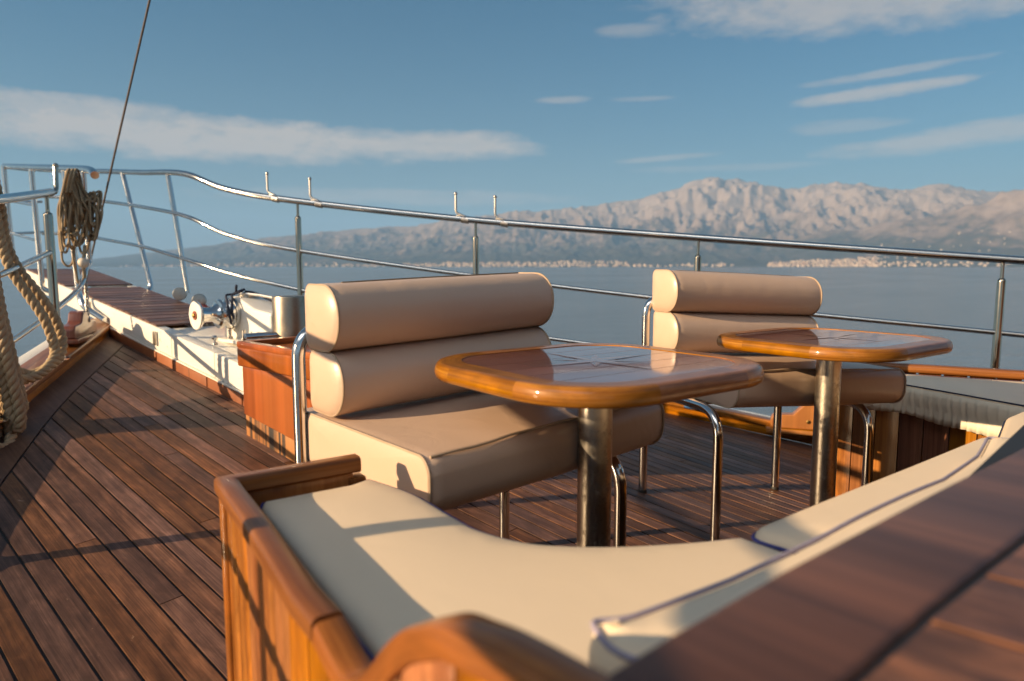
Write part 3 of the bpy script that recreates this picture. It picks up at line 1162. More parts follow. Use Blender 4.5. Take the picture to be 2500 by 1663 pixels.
def make_bollard():
    F0, s = 2.66, 1.525
    z0 = zp(F0, .158)
    t = empty('bollard', (s, F0, z0), 'thick brushed steel mooring bollard with a cross bar behind the wooden locker', 'bollard')
    MB().lathe([(.075, 0), (.075, .29), (.073, .296), (.066, .298), (.0, .298)], (s, F0, z0), n=48).build('post', M['bronze'], t)
    MB().lathe([(.095, 0), (.095, .012), (.08, .014)], (s, F0, z0), n=40).build('base_flange', M['brushed'], t)
    MB().tube([(s - .21, F0, z0 + .135), (s + .21, F0, z0 + .135)], .0165, 18).build('cross_bar', M['steel'], t, bevel=.002)


make_bollard()


def make_locker():
    s0, s1, f0, f1 = 1.165, 1.80, 1.72, 2.385
    zt = -.277 + CZ
    t = empty('deck_locker', (1.48, 2.05, zdeck(2.05, 1.48)), 'varnished orange wooden locker box with flaking base beside the white platform', 'locker')
    zl = lambda F, s: zdeck(F, s)
    poly = [(s0, f0), (s1, f0), (s1, f1), (s0, f1)]
    MB().prism(poly, lambda x, y: zdeck(y, x) + .078, zt - .085).build('body', M['locker'], t, bevel=.004, grain=(0, 1, 0))
    e = -.004
    MB().prism([(s0 + .004, f0 + .004), (s1 - .004, f0 + .004), (s1 - .004, f1 - .004), (s0 + .004, f1 - .004)], lambda x, y: zdeck(y, x) - .01, lambda x, y: zdeck(y, x) + .076).build('base', M['locker_worn'], t, bevel=.002, grain=(0, 1, 0))
    lid = MB()
    o = .012
    z1 = zt - .083
    lid.prism([(s0 - o, f0 - o), (s1 + o, f0 - o), (s1 + o, f1 + o), (s0 - o, f1 + o)], z1, zt - .012)
    l = lid.build('lid', M['locker'], t, bevel=.008, grain=(0, 1, 0), seg=3)
    for a, b, c, d in ((s0 - o, f0 - o, s0 + .022, f1 + o), (s1 - .022, f0 - o, s1 + o, f1 + o), (s0 + .023, f0 - o, s1 - .023, f0 + .022), (s0 + .023, f1 - .022, s1 - .023, f1 + o)):
        MB().box(((a + c) / 2, (b + d) / 2, zt - .003), (c - a, d - b, .022)).build('lid_rim', M['locker'], l, bevel=.004, grain=(0, 1, 0) if d - b > c - a else (1, 0, 0))


make_locker()

# ================================================================ GUARD RAILS


def stanchion(parent, F, s, ztop, zbase, r=.0175, name='stanchion'):
    p = MB().lathe([(r * 1.05, 0), (r, .01), (r, ztop - zbase - .085), (r * .9, ztop - zbase - .078), (r * .5, ztop - zbase - .072), (r * .44, ztop - zbase - .06), (r * .44, ztop - zbase - .005)], (s, F, zbase), n=28).build(name, M['post'], parent)
    MB().lathe([(.05, 0), (.05, .005), (.03, .009), (.021, .03), (r, .034)], (s, F, zbase), n=24).build('base_flange', M['steel'], p)
    return p


def make_starboard_rail():
    t = empty('guard_rail', V(1.6, 3.17, -.74), 'long polished steel guard rail with four hooks along the far right side of the deck', 'guard rail')
    #          F     S     top    mid    low   (heights from the eye)
    K = [(-1.2, 4.22, -.11, -.42, -.70), (-.75, 4.06, -.075, -.39, -.67), (.43, 3.69, .033, -.292, -.575), (1.62, 3.17, .143, -.18, -.46),
         (2.70, 2.68, .253, -.052, -.335), (3.60, 2.13, .375, .092, -.135), (4.05, 1.93, .46, .19, -.04), (4.40, 1.83, .572, .312, .04), (5.0, 1.80, .63, .40, .13), (5.6, 1.78, .69, .47, .19), (6.15, 1.70, .735, .53, .25), (6.3, 1.52, .745, .54, .255)]
    def path(j):
        return spline([V(k[0], k[1], k[j]) for k in K], 10)
    MB().tube(path(2), .0185, 16).build('top_rail', M['rail'], t)
    MB().tube(path(3), .0125, 12).build('middle_rail', M['rail'], t)
    low = [V(k[0], k[1], k[4]) for k in K]
    MB().tube(spline(low, 10), .0115, 12).build('lower_rail', M['rail'], t)
    for i in (1, 2, 3, 4, 5):
        F, s, a = K[i][:3]
        stanchion(t, F, s, a + CZ - .012, zdeck(F, s - MW) + .055 + (.03 if i == 5 else 0))
    # pulpit legs on this side, leaning outwards
    for F, s, top, foot in ((5.32, 1.79, .655, 'bent'), (4.62, 1.82, .592, 'free')):
        if foot == 'bent':
            P = arc_path([V(F, s, top), V(F - .22, 1.86, zp(F - .2, .2) - CZ - .05), V(F - .28, 1.76, zp(F - .2, .1) - CZ - .05)], .07)
        else:
            P = [V(F, s, top), V(F - .10, 1.87, zp(F - .15, .20) - CZ)]
        MB().tube(P, .0165, 14).build('pulpit_leg', M['steel'], t)
    # hooks standing on the top rail
    top = path(2)
    def on_rail(px):
        th = math.atan((px - 1250) / 1667.0)
        best = min(top, key=lambda q: abs(math.atan2(q.x, q.y) - HEAD - th))
        return best
    for px in (655, 775, 1105, 1213):
        b = on_rail(px)
        i = min(range(len(top)), key=lambda k: (top[k] - b).length)
        d = (top[max(0, i - 3)] - top[min(len(top) - 1, i + 3)]).normalized()     # towards aft
        P = arc_path([b + Vector((0, 0, .135)), b + Vector((0, 0, .03)), b + d * .055 + Vector((0, 0, .014))], .028, 6)
        h = MB().tube(P, .0068, 10)
        h.ball(P[0], .0098)
        h.tube([b + d * .035 + Vector((0, 0, -.001)), b + d * .075 + Vector((0, 0, -.001)) - Vector((0, 0, .003))], .0205, 14)
        h.build('rail_hook', M['brushed'], t)


make_starboard_rail()


def make_port_rail():
    t = empty('guard_rail', V(3.6, .905, -.45), 'steel guard rail carrying the thick ropes along the left side of the deck', 'guard rail')
    K = [(-1.2, -.93, -.10), (.1, -.63, .02), (1.08, -.29, .10), (2.07, .12, .162), (2.85, .50, .226), (3.1, .62, .245), (3.6, .895, .325), (3.66, .925, .335)]
    up = [V(*k) for k in K]
    P = spline(up, 8)
    MB().tube(P, .0185, 16).build('top_rail', M['rail'], t)
    e = arc_path([P[-1], V(3.76, .975, .345), V(3.78, .985, .47)], .05)
    MB().tube(e, .0105, 12).ball(e[-1], .0125).build('rail_end', M['post'], t)
    off1 = lambda dz0, dz1: spline([V(k[0], k[1], k[2] - (dz0 + (dz1 - dz0) * (k[0] + 1.2) / 4.8)) for k in K[:-1]], 8)
    MB().tube(off1(.34, .26), .0125, 12).build('middle_rail', M['rail'], t)
    low = [V(k[0], k[1], k[2] - (.58 - .06 * (k[0] + 1.2) / 4.8)) for k in K[:-1]] + [V(3.95, 1.10, -.10), V(4.25, 1.22, .0)]
    MB().tube(spline(low, 8), .0125, 12).build('lower_rail', M['rail'], t)
    for F, s, a in (K[1], K[2], K[3], K[4], K[6]):
        stanchion(t, F, s, a + CZ - .012, zdeck(F, s + .1) + .06, r=.019)


make_port_rail()


def make_pulpit():
    t = empty('pulpit_rail', V(4.6, 1.3, -.2), 'polished steel pulpit rail with leaning legs on the near side of the bowsprit', 'pulpit rail')
    P = arc_path([V(6.3, 1.50, .742), V(6.16, 1.27, .725), V(5.3, 1.25, .635), V(4.18, 1.235, .515), V(4.14, 1.22, .49), V(4.42, 1.30, .02), V(4.30, 1.235, -.01)], [.1, .0, .0, .03, .0], 6)
    MB().tube(spline([V(6.3, 1.50, .742), V(6.2, 1.32, .732), V(6.05, 1.27, .715), V(5.3, 1.25, .635), V(4.6, 1.245, .562), V(4.16, 1.235, .512), V(4.02, 1.22, .47)], 8), .0205, 16).build('top_rail', M['rail'], t)
    MB().tube(arc_path([V(4.26, 1.237, .51), V(4.30, 1.25, .02), V(4.22, 1.205, -.02), V(4.0, 1.12, -.085)], [.03, .02], 6), .014, 12).build('end_leg', M['steel'], t)
    for F, top in ((6.03, .712), (5.33, .637)):
        f = F + .02
        MB().tube(arc_path([V(F, 1.25, top), V(f, 1.27, zp(f, .12) - CZ), V(f - .03, 1.335, zp(f, .09) - CZ)], .04), .0165, 14).build('leg', M['steel'], t)
    MB().tube(arc_path([V(4.62, 1.245, .562), V(4.60, 1.275, zp(4.6, .13) - CZ), V(4.30, 1.312, zp(4.4, .075) - CZ)], .12, 10), .0175, 14).build('leg', M['steel'], t)
    for dz, e in ((.24, 5.33), (.47, 5.33)):
        MB().tube([V(6.03, 1.262, .712 - dz), V(e, 1.262, .637 - dz)], .010, 10).build('cross_rail', M['steel'], t)
        MB().tube([V(6.03, 1.262, .706 - dz), V(6.26, 1.52, .735 - dz)], .010, 10).build('cross_rail', M['steel'], t)


make_pulpit()

o = MB().tube([(1.50, 5.27, zp(5.27, .17)), (1.50, 3.92, 1.388 + CZ), (1.50, 1.9, 3.588 + CZ)], .006, 8).build('forestay', M['wire'])
tag(o, 'thin brown wire stay rising from the bowsprit past the rope coil', 'wire')


# ================================================================ ROPES
def twisted(mb, pts, r, pitch, n=9):
    """three strand rope along a path"""
    P = resample(spline(pts, 14), pitch / 9)
    m = len(P)
    T = [(P[min(m - 1, i + 1)] - P[max(0, i - 1)]).normalized() for i in range(m)]
    u = T[0].orthogonal().normalized()
    fr = []
    for i in range(m):
        u = (u - T[i] * u.dot(T[i])).normalized()
        fr.append((u.copy(), T[i].cross(u)))
    for s in range(3):
        Q = []
        for i in range(m):
            g = 2 * math.pi * (i / 9 + s / 3)
            Q.append(P[i] + (fr[i][0] * math.cos(g) + fr[i][1] * math.sin(g)) * r * .52)
        mb.tube(Q, r * .56, n)
    return mb


def AT(px, py, F):
    """point seen at a place of the photograph, on the athwartship plane F"""
    x, y = (px - 1250) / 1667.0, -(py - 831.5) / 1667.0
    c, s = math.cos(R(6.18)), math.sin(R(6.18))
    f, z = c + y * s, y * c - s
    ch, sh = math.cos(HEAD), math.sin(HEAD)
    X, Y = x * ch + f * sh, -x * sh + f * ch
    k = F / Y
    return Vector((X * k, F, z * k + CZ))


def make_mooring_ropes():
    # long bight
    mb = MB()
    a = [AT(-14, 440, 3.22), AT(2, 512, 3.23), AT(14, 590, 3.24), AT(44, 655, 3.23), AT(92, 715, 3.20), AT(130, 770, 3.19), AT(151, 825, 3.18), AT(147, 868, 3.15), AT(118, 896, 3.10), AT(75, 915, 3.06), AT(40, 905, 3.04), AT(-10, 880, 3.04)]
    twisted(mb, a, .018, .082)
    b = [AT(-30, 455, 3.20), AT(-12, 520, 3.20), AT(8, 610, 3.20), AT(32, 668, 3.19), AT(70, 722, 3.17), AT(106, 775, 3.15), AT(128, 830, 3.14), AT(133, 868, 3.12), AT(108, 905, 3.06), AT(66, 926, 3.02), AT(30, 920, 3.02), AT(-15, 900, 3.02)]
    twisted(mb, b, .018, .082)
    o = mb.build('mooring_rope', M['rope'])
    tag(o, 'thick twisted mooring rope hanging in one long double loop from the left guard rail', 'rope')
    # bundle of short loops
    mb = MB()
    rnd = random.Random(4)
    L = [
        [(-30, 560), (-14, 700), (6, 830), (30, 930), (50, 985), (58, 1000), (50, 965), (30, 880), (2, 760), (-20, 640)],
        [(-40, 620), (-16, 790), (10, 920), (30, 1010), (38, 1060), (26, 1068), (12, 1000), (-10, 880), (-34, 760)],
        [(-30, 700), (-6, 840), (14, 950), (24, 1040), (22, 1085), (6, 1098), (-14, 1040), (-30, 930)],
        [(-24, 640), (-2, 780), (24, 900), (46, 990), (50, 1034), (40, 1046), (24, 990), (0, 880)],
    ]
    for i, l in enumerate(L):
        twisted(mb, [AT(x, y, 2.90 - .03 * i + .008 * k) for k, (x, y) in enumerate(l)], .018, .082)
    twisted(mb, [AT(26, 1066, 2.84), AT(22, 1088, 2.80), AT(4, 1096, 2.78), AT(-20, 1090, 2.76)], .018, .082)
    o = mb.build('mooring_rope', M['rope'])
    tag(o, 'bundle of thick twisted rope loops hanging down to the deck at the left edge', 'rope')


make_mooring_ropes()


def make_line_coil():
    rnd = random.Random(12)
    mb = MB()
    F = 4.12
    top = AT(172, 418, F)
    for i in range(34):
        bx, by = rnd.uniform(146, 232), rnd.uniform(540, 632)
        if bx > 205:
            by = rnd.uniform(520, 590)
        w = rnd.uniform(6, 20)
        tx, ty = rnd.uniform(160, 188), rnd.uniform(416, 436)
        f = lambda: F + rnd.uniform(-.055, .03)
        mx = (tx + bx) / 2 + rnd.uniform(-8, 6)
        P = [AT(tx, ty, f()), AT(mx - w * .7 + rnd.uniform(-4, 4), ty + 60, f()), AT(bx - w, by - 60, f()), AT(bx - w * .6, by - 12, f()), AT(bx, by, f()), AT(bx + w * .6, by - 14, f()), AT(bx + w, by - 66, f()), AT(mx + w * .8 + rnd.uniform(-4, 4), ty + 56, f())]
        mb.tube(spline(P, 6, closed=True), .0058, 7, closed=True)
    for tx in (168, 178, 186):
        mb.tube(spline([AT(tx - 16, 470, F - .06), AT(tx - 6, 425, F - .07), AT(tx, 414, F - .03), AT(tx + 7, 424, F + .03), AT(tx + 16, 470, F + .03)], 7), .0062, 7)
    # loose tails
    mb.tube(spline([AT(150, 600, F), AT(152, 635, F - .03), AT(165, 650, F - .04), AT(177, 640, F - .02), AT(182, 600, F)], 7), .0058, 7)
    mb.tube(spline([AT(176, 600, F), AT(180, 640, F - .03), AT(186, 670, F - .04), AT(190, 692, F - .05)], 7), .0058, 7)
    o = mb.build('rope_coil', M['line'])
    tag(o, 'coil of thin weathered line hung over the end of the pulpit rail', 'rope')
    # toggle with a float, rope tail and short chain
    c = AT(203, 642, F - .06)
    t = empty('float_toggle', c, 'small round white float tied below the coil of thin line', 'float')
    MB().ball(c, .0275, 20).build('float_ball', M['float'], t)
    MB().tube(spline([AT(207, 600, F - .02), AT(205, 622, F - .05), c, AT(205, 665, F - .06), AT(208, 690, F - .06)], 6), .0085, 8).build('strop', M['line'], t)
    make_chain('short_chain', [AT(208, 690, F - .06), AT(211, 712, F - .06), AT(213, 755, F - .08), AT(217, 790, F - .1)], M['chain'], 'short galvanised chain hanging under the white float to the left chock', 'chain', .026, .004)


make_line_coil()


def make_chock(F, s, ang, mat, label, L, sc=1.0, extra=0.0):
    """stepped wooden fairlead: profile along its length, on the toe rail"""
    z0 = zdeck(F, s) + extra
    t = empty('fairlead_chock', (s, F, z0), label, 'fairlead', rz=ang)
    h = sc
    prof = [(-L / 2, 0), (-L / 2, .045 * h), (-L / 2 + .02, .062 * h), (-L * .22, .066 * h), (-L * .16, .075 * h), (-L * .10, .118 * h), (-L * .02, .126 * h), (L * .06, .124 * h), (L * .12, .10 * h), (L * .2, .07 * h), (L * .46, .064 * h), (L / 2, .045 * h), (L / 2, 0)]
    n = len(prof)
    mb = MB()
    w = .033 * sc
    vs = [(-w, a, b) for a, b in prof] + [(w, a, b) for a, b in prof]
    mb.add(vs, [tuple(range(n)), tuple(range(2 * n - 1, n - 1, -1))] + [(i, n + i, n + (i + 1) % n, (i + 1) % n) for i in range(n)])
    mb.build('block', mat, t, bevel=.007, local=True, seg=3)
    MB().box((0, 0, -.012), (.10 * sc, L * 1.12, .022)).build('base_board', mat, t, bevel=.005, local=True)
    MB().lathe([(.009, 0), (.009, .003), (.004, .005)], (-w - .001, 0, .04 * h), axis=(-1, 0, 0), n=12).build('bolt', M['brass'], t, local=True)


make_chock(1.13, 3.40, R(23), M['oak'], 'pale orange stepped wooden chock on the right toe rail beyond the far table', .34, 1.0, .083)
make_chock(3.98, 1.09, R(-29), M['chock_red'], 'dark red stepped wooden chock on the left toe rail near the bow', .42, 1.0, .083)


# ================================================================ CHAIRS
def bolster(name, parent, prof, u0, u1, mat, bulge=.018, seam=None, pipe=True, sag=0.0):
    """upholstered roll: closed (v, z) profile drawn along the chair's width with domed ends"""
    n = len(prof)
    cv = sum(p[0] for p in prof) / n
    cz = sum(p[1] for p in prof) / n
    rings = []
    for s, k in ((.06, 1.0), (.35, .93), (.62, .78), (.82, .52), (.93, .27), (.985, .07)):
        rings.append((u0 - bulge * k, s))
    for i in (0, .02, .05, .1, .2, .35, .5, .65, .8, .9, .95, .98, 1):
        rings.append((u0 + (u1 - u0) * i, 1.0))
    for s, k in ((.985, .07), (.93, .27), (.82, .52), (.62, .78), (.35, .93), (.06, 1.0)):
        rings.append((u1 + bulge * k, s))
    vs, fs = [], []
    m = len(rings)
    for i, (u, s) in enumerate(rings):
        pinch = 1.0
        if 6 <= i <= 18:
            q = (u - u0) / (u1 - u0)
            pinch = 1.0 + .018 * math.sin(math.pi * q) + .004 * math.sin(9 * q * math.pi)
        if i in (6, 18):
            pinch = .985
        rip = .0011 * math.exp(-min(abs(u - u0), abs(u1 - u)) / .02) if 6 < i < 18 else 0
        for k_, (v, z) in enumerate(prof):
            pinch = pinch if not rip else pinch * (1 + rip / .05 * math.sin(k_ * 1.9 + i))
            vs.append((u, cv + (v - cv) * s * pinch, cz + (z - cz) * s * pinch - sag * (math.sin(math.pi * min(1, max(0, (u - u0) / (u1 - u0)))) if z > cz else 0)))
    for i in range(m - 1):
        for k in range(n):
            q = (k + 1) % n
            fs.append((i * n + k, i * n + q, (i + 1) * n + q, (i + 1) * n + k))
    fs += [tuple(range(n - 1, -1, -1)), tuple((m - 1) * n + k for k in range(n))]
    mb = MB().add(vs, fs)
    o = mb.build(name, mat, parent, local=True)
    if pipe:
        for u in (u0 + .001, u1 - .001):
            MB().tube([(u, cv + (v - cv) * .998, cz + (z - cz) * .998) for v, z in prof], .0024, 7, closed=True).build('piping', M['piping'], o, local=True)
    return o


def dprofile(v0, v1, z0, z1, rb=.018, rf=.062):
    """flat back, round front; v1 is the front"""
    w, h = v1 - v0, z1 - z0
    P = rrect(w, h, [rf, rb, rb, rf], 9)
    return [((v0 + v1) / 2 + a, (z0 + z1) / 2 + b) for a, b in P]


def make_chair(F, S, ang, zs, roll, label, group):
    """local axes: x to the sitter's side (right in view), -y the way it faces"""
    base = Vector((S, F, zdeck(F, S)))
    t = empty('lounge_chair', base, label, 'chair', group, rz=ang)
    ca, sa = math.cos(ang), math.sin(ang)
    zb = lambda u, v: zdeck(F + u * sa - v * ca, S + u * ca + v * sa) - base.z - roll * u      # v = towards the front
    Z0 = zs + CZ - base.z                          # seat top, local
    W, Dp = .553 / 2, .40
    r = .0138
    L = lambda u, v, z: (u, -v, z)
    zt = Z0 - .106 - r - .001
    # frame: rear hoop that also carries the back
    ztop = Z0 + .178
    hoop = MB().tube(arc_path([L(-W, -Dp, zb(-W, -Dp)), L(-W, -Dp, ztop), L(W, -Dp, ztop), L(W, -Dp, zb(W, -Dp))], .06, 10), r, 16)
    fr = hoop.build('back_frame', M['steel'], t, local=True)
    for u in (-W, W):
        leg = MB().tube(arc_path([L(u, 0, zb(u, 0)), L(u, 0, zt), L(u, -Dp, zt)], .085, 12), r, 16).build('front_leg', M['steel'], t, local=True)
        for v, par in ((0, leg), (-Dp, fr)):
            z = zb(u, v)
            MB().lathe([(r * .9, -.002), (r * 1.06, .0), (r * 1.06, .008), (r, .010)], L(u, v, z), n=14).build('foot_cap', M['dark'], par, local=True)
    MB().tube([L(-W, -.16, zt), L(W, -.16, zt)], r * .8, 12).build('cross_tube', M['steel'], t, local=True)
    # seat
    P = rrect(.52, .106, [.03, .022, .022, .05], 8)
    prof = []
    for a, b in P:
        v = a - .197
        z = Z0 - .053 + b
        if b > 0:
            z += .010 * math.cos(math.pi * min(1, abs(a) / .27) / 2)
        prof.append((-v, z))
    seat = bolster('seat_cushion', t, prof, -.262, .34, M['leather'], .008)
    MB().tube([L(-.25 + .583 * i / 14, .048 + .004 * math.sin(i * .8), Z0 + .0005 + .0035 * math.sin(math.pi * i / 14) + .001 * math.sin(i * 1.9)) for i in range(15)], .0026, 7).build('seam', M['piping'], seat, local=True)
    bk = lambda z0, z1, nm, u0, u1: bolster(nm, t, [(-v, z) for v, z in dprofile(-Dp + .014, -Dp + .157, z0, z1)], u0, u1, M['leather'], .015)
    bk(Z0 + .010, Z0 + .139, 'back_cushion', -.256, .298)
    up = bk(Z0 + .1405, Z0 + .271, 'back_cushion', -.262, .302)
    MB().tube([L(-.2 + .48 * i / 10, -Dp + .05, Z0 + .2715 + .001 * math.sin(math.pi * i / 10)) for i in range(11)], .0026, 6).build('zip_seam', M['label'], up, local=True)
    for c in t.children_recursive:                # the cushions and frame follow the slope of the deck sideways
        for v in c.data.vertices:
            v.co.z += roll * v.co.x
    return t


make_chair(.836, .963, R(40.3 - 47.8), -.298, .035, 'beige leather chair with two rolled back cushions, nearest the camera beside the wooden locker', 'beige leather deck chairs')
make_chair(.698, 2.016, R(19.6 - 47.8), -.294, -.045, 'beige leather chair with two rolled back cushions farther off behind the second table', 'beige leather deck chairs')


# ================================================================ TABLES
def make_table(F, S, ang, zt, label):
    z0 = zdeck(F, S)
    t = empty('pedestal_table', (S, F, z0), label, 'table', 'star inlaid pedestal tables', rz=ang)
    a, b, rc, th = .537, .504, .158, .036
    Z = zt + CZ - z0
    rim_w = .05
    def outline(off, n=10):
        return [(x, y) for x, y in rrect(a - 2 * off, b - 2 * off, max(.02, rc - off), n)]
    # rim: eight joined lengths following the outline
    prof = [(0, .0), (.006, -.0004), (.0105, -.002), (.0138, -.0055), (.0160, -.011), (.0175, -.018), (.0172, -.025), (.0150, -.0315), (.0105, -.0352), (.004, -.036), (0, -.036)]
    prof = [(p[0] - .0175, p[1] * .9) for p in prof] + [(-rim_w, -.0324), (-rim_w, 0)]
    O = outline(0, 12)
    m = len(O)
    def nrm(i):
        d = Vector((O[(i + 1) % m][0] - O[i - 1][0], O[(i + 1) % m][1] - O[i - 1][1]))
        return Vector((d.y, -d.x)).normalized()
    mb = MB()
    segs, q = [], 13
    for k in range(4):
        segs.append(list(range(k * q, k * q + q)))
        segs.append([k * q + q - 1, (k * q + q) % m])
    for sg in segs:
        pts = []
        if len(sg) == 2:
            p0, p1 = Vector(O[sg[0]]), Vector(O[sg[1]])
            n0 = Vector(((p1 - p0).y, -(p1 - p0).x)).normalized()
            rows = [(p0.lerp(p1, i / 4), n0) for i in range(5)]
        else:
            rows = []
            cx = sum(O[i][0] for i in sg) / q
            for j, i in enumerate(sg):
                g = sg[0] // q * math.pi / 2 + math.pi / 2 * j / (q - 1)
                rows.append((Vector(O[i]), Vector((math.cos(g), math.sin(g)))))
        vs, fs, uvs, L = [], [], [], 0.0
        n = len(prof)
        Ls = [0]
        for j in range(1, len(rows)):
            Ls.append(Ls[-1] + (rows[j][0] - rows[j - 1][0]).length)
        pl = [0]
        for j in range(n):
            e = prof[(j + 1) % n]
            pl.append(pl[-1] + math.hypot(e[0] - prof[j][0], e[1] - prof[j][1]))
        for p, nn in rows:
            for s, h in prof:
                vs.append((p.x + nn.x * s, p.y + nn.y * s, Z + h))
        for j in range(len(rows) - 1):
            for k in range(n):
                r2 = (k + 1) % n
                fs.append((j * n + k, (j + 1) * n + k, (j + 1) * n + r2, j * n + r2))
                uvs.append(((Ls[j], pl[k]), (Ls[j + 1], pl[k]), (Ls[j + 1], pl[k + 1]), (Ls[j], pl[k + 1])))
        mb.add(vs, fs, uvs)
    mb.build('rim', M['oak'], t, local=True)
    # inner boards
    inner = outline(rim_w + .0005 - .0175 + .0175, 14)
    def clip(poly, x0, x1):
        for sgn, lim in ((1, x0), (-1, -x1)):
            out = []
            for i in range(len(poly)):
                p, q_ = poly[i], poly[(i + 1) % len(poly)]
                dp, dq = sgn * p[1] - lim, sgn * q_[1] - lim
                if dp >= 0:
                    out.append(p)
                if dp * dq < 0:
                    s = dp / (dp - dq)
                    out.append((p[0] + (q_[0] - p[0]) * s, p[1] + (q_[1] - p[1]) * s))
            poly = out
            if not poly:
                return []
        return poly
    mb = MB()
    nb = 6
    hh = b / 2 - rim_w
    for k in range(nb):
        y0, y1 = -hh + 2 * hh * k / nb + .0011, -hh + 2 * hh * (k + 1) / nb - .0011
        P = clip(inner, y0, y1)
        if len(P) > 2:
            mb.prism(P, Z - .029, Z - .0012)
    tt = mb.build('tabletop', M['tabletop'], t, local=True, grain=(1, 0, 0), smooth=False)
    MB().prism(outline(rim_w - .004, 12), Z - .0318, Z - .0016).build('seam_filler', M['seam_light'], tt, local=True, smooth=False)
    # star inlay
    ml, md = MB(), MB()
    zz = Z - .0006
    for rad, inn, off in ((.085, .020, math.pi / 4), (.15, .022, 0)):
        for k in range(4):
            g = off + k * math.pi / 2
            tip = (rad * math.cos(g), rad * math.sin(g), zz)
            for s, mbk in ((1, ml), (-1, md)):
                e = (inn * math.cos(g + s * math.pi / 4), inn * math.sin(g + s * math.pi / 4), zz)
                d = .0004 if off == 0 else 0
                mbk.add([(0, 0, zz + d), (tip[0], tip[1], zz + d), (e[0], e[1], zz + d)], [(0, 1, 2) if s > 0 else (0, 2, 1)])
    ml.build('star_inlay', M['inlay_light'], tt, local=True, smooth=False)
    md.build('star_inlay', M['inlay_dark'], tt, local=True, smooth=False)
    p = MB().lathe([(.0325, 0), (.0325, Z - .0329)], n=40).build('pole', M['pole'], t, local=True)
    MB().lathe([(.06, -.004), (.06, .004), (.05, .008), (.036, .010), (.034, .02)], n=32).build('floor_flange', M['pole'], p, local=True)
    MB().lathe([(.034, Z - .046), (.075, Z - .0370), (.08, Z - .0329)], n=32).build('top_flange', M['pole'], p, local=True)


make_table(.735, 1.045, R(37.2 - 47.8), -.174, 'rounded wooden pedestal table with star inlay, the nearer one in front of the first chair')
make_table(.606, 1.972, R(36.5 - 47.8), -.191, 'rounded wooden pedestal table farther off, overlapping the second chair')


# ================================================================ BENCHES
def port_top(F):
    """height (from the eye) and starboard position of the port panel's top edge"""
    fs = [.10, .18, .2117, .24, .283, .329, .3556, .380, .405, .435, .460, .50, .98]
    zs = [-.200, -.200, -.2008, -.2020, -.2086, -.234, -.258, -.287, -.311, -.323, -.319, -.306, -.305]
    return interp(fs, zs, F)


def port_line(F):
    return interp([.10, .19, .27, .43, .56, .77, .98], [.252, .256, .264, .299, .327, .3865, .442], F)


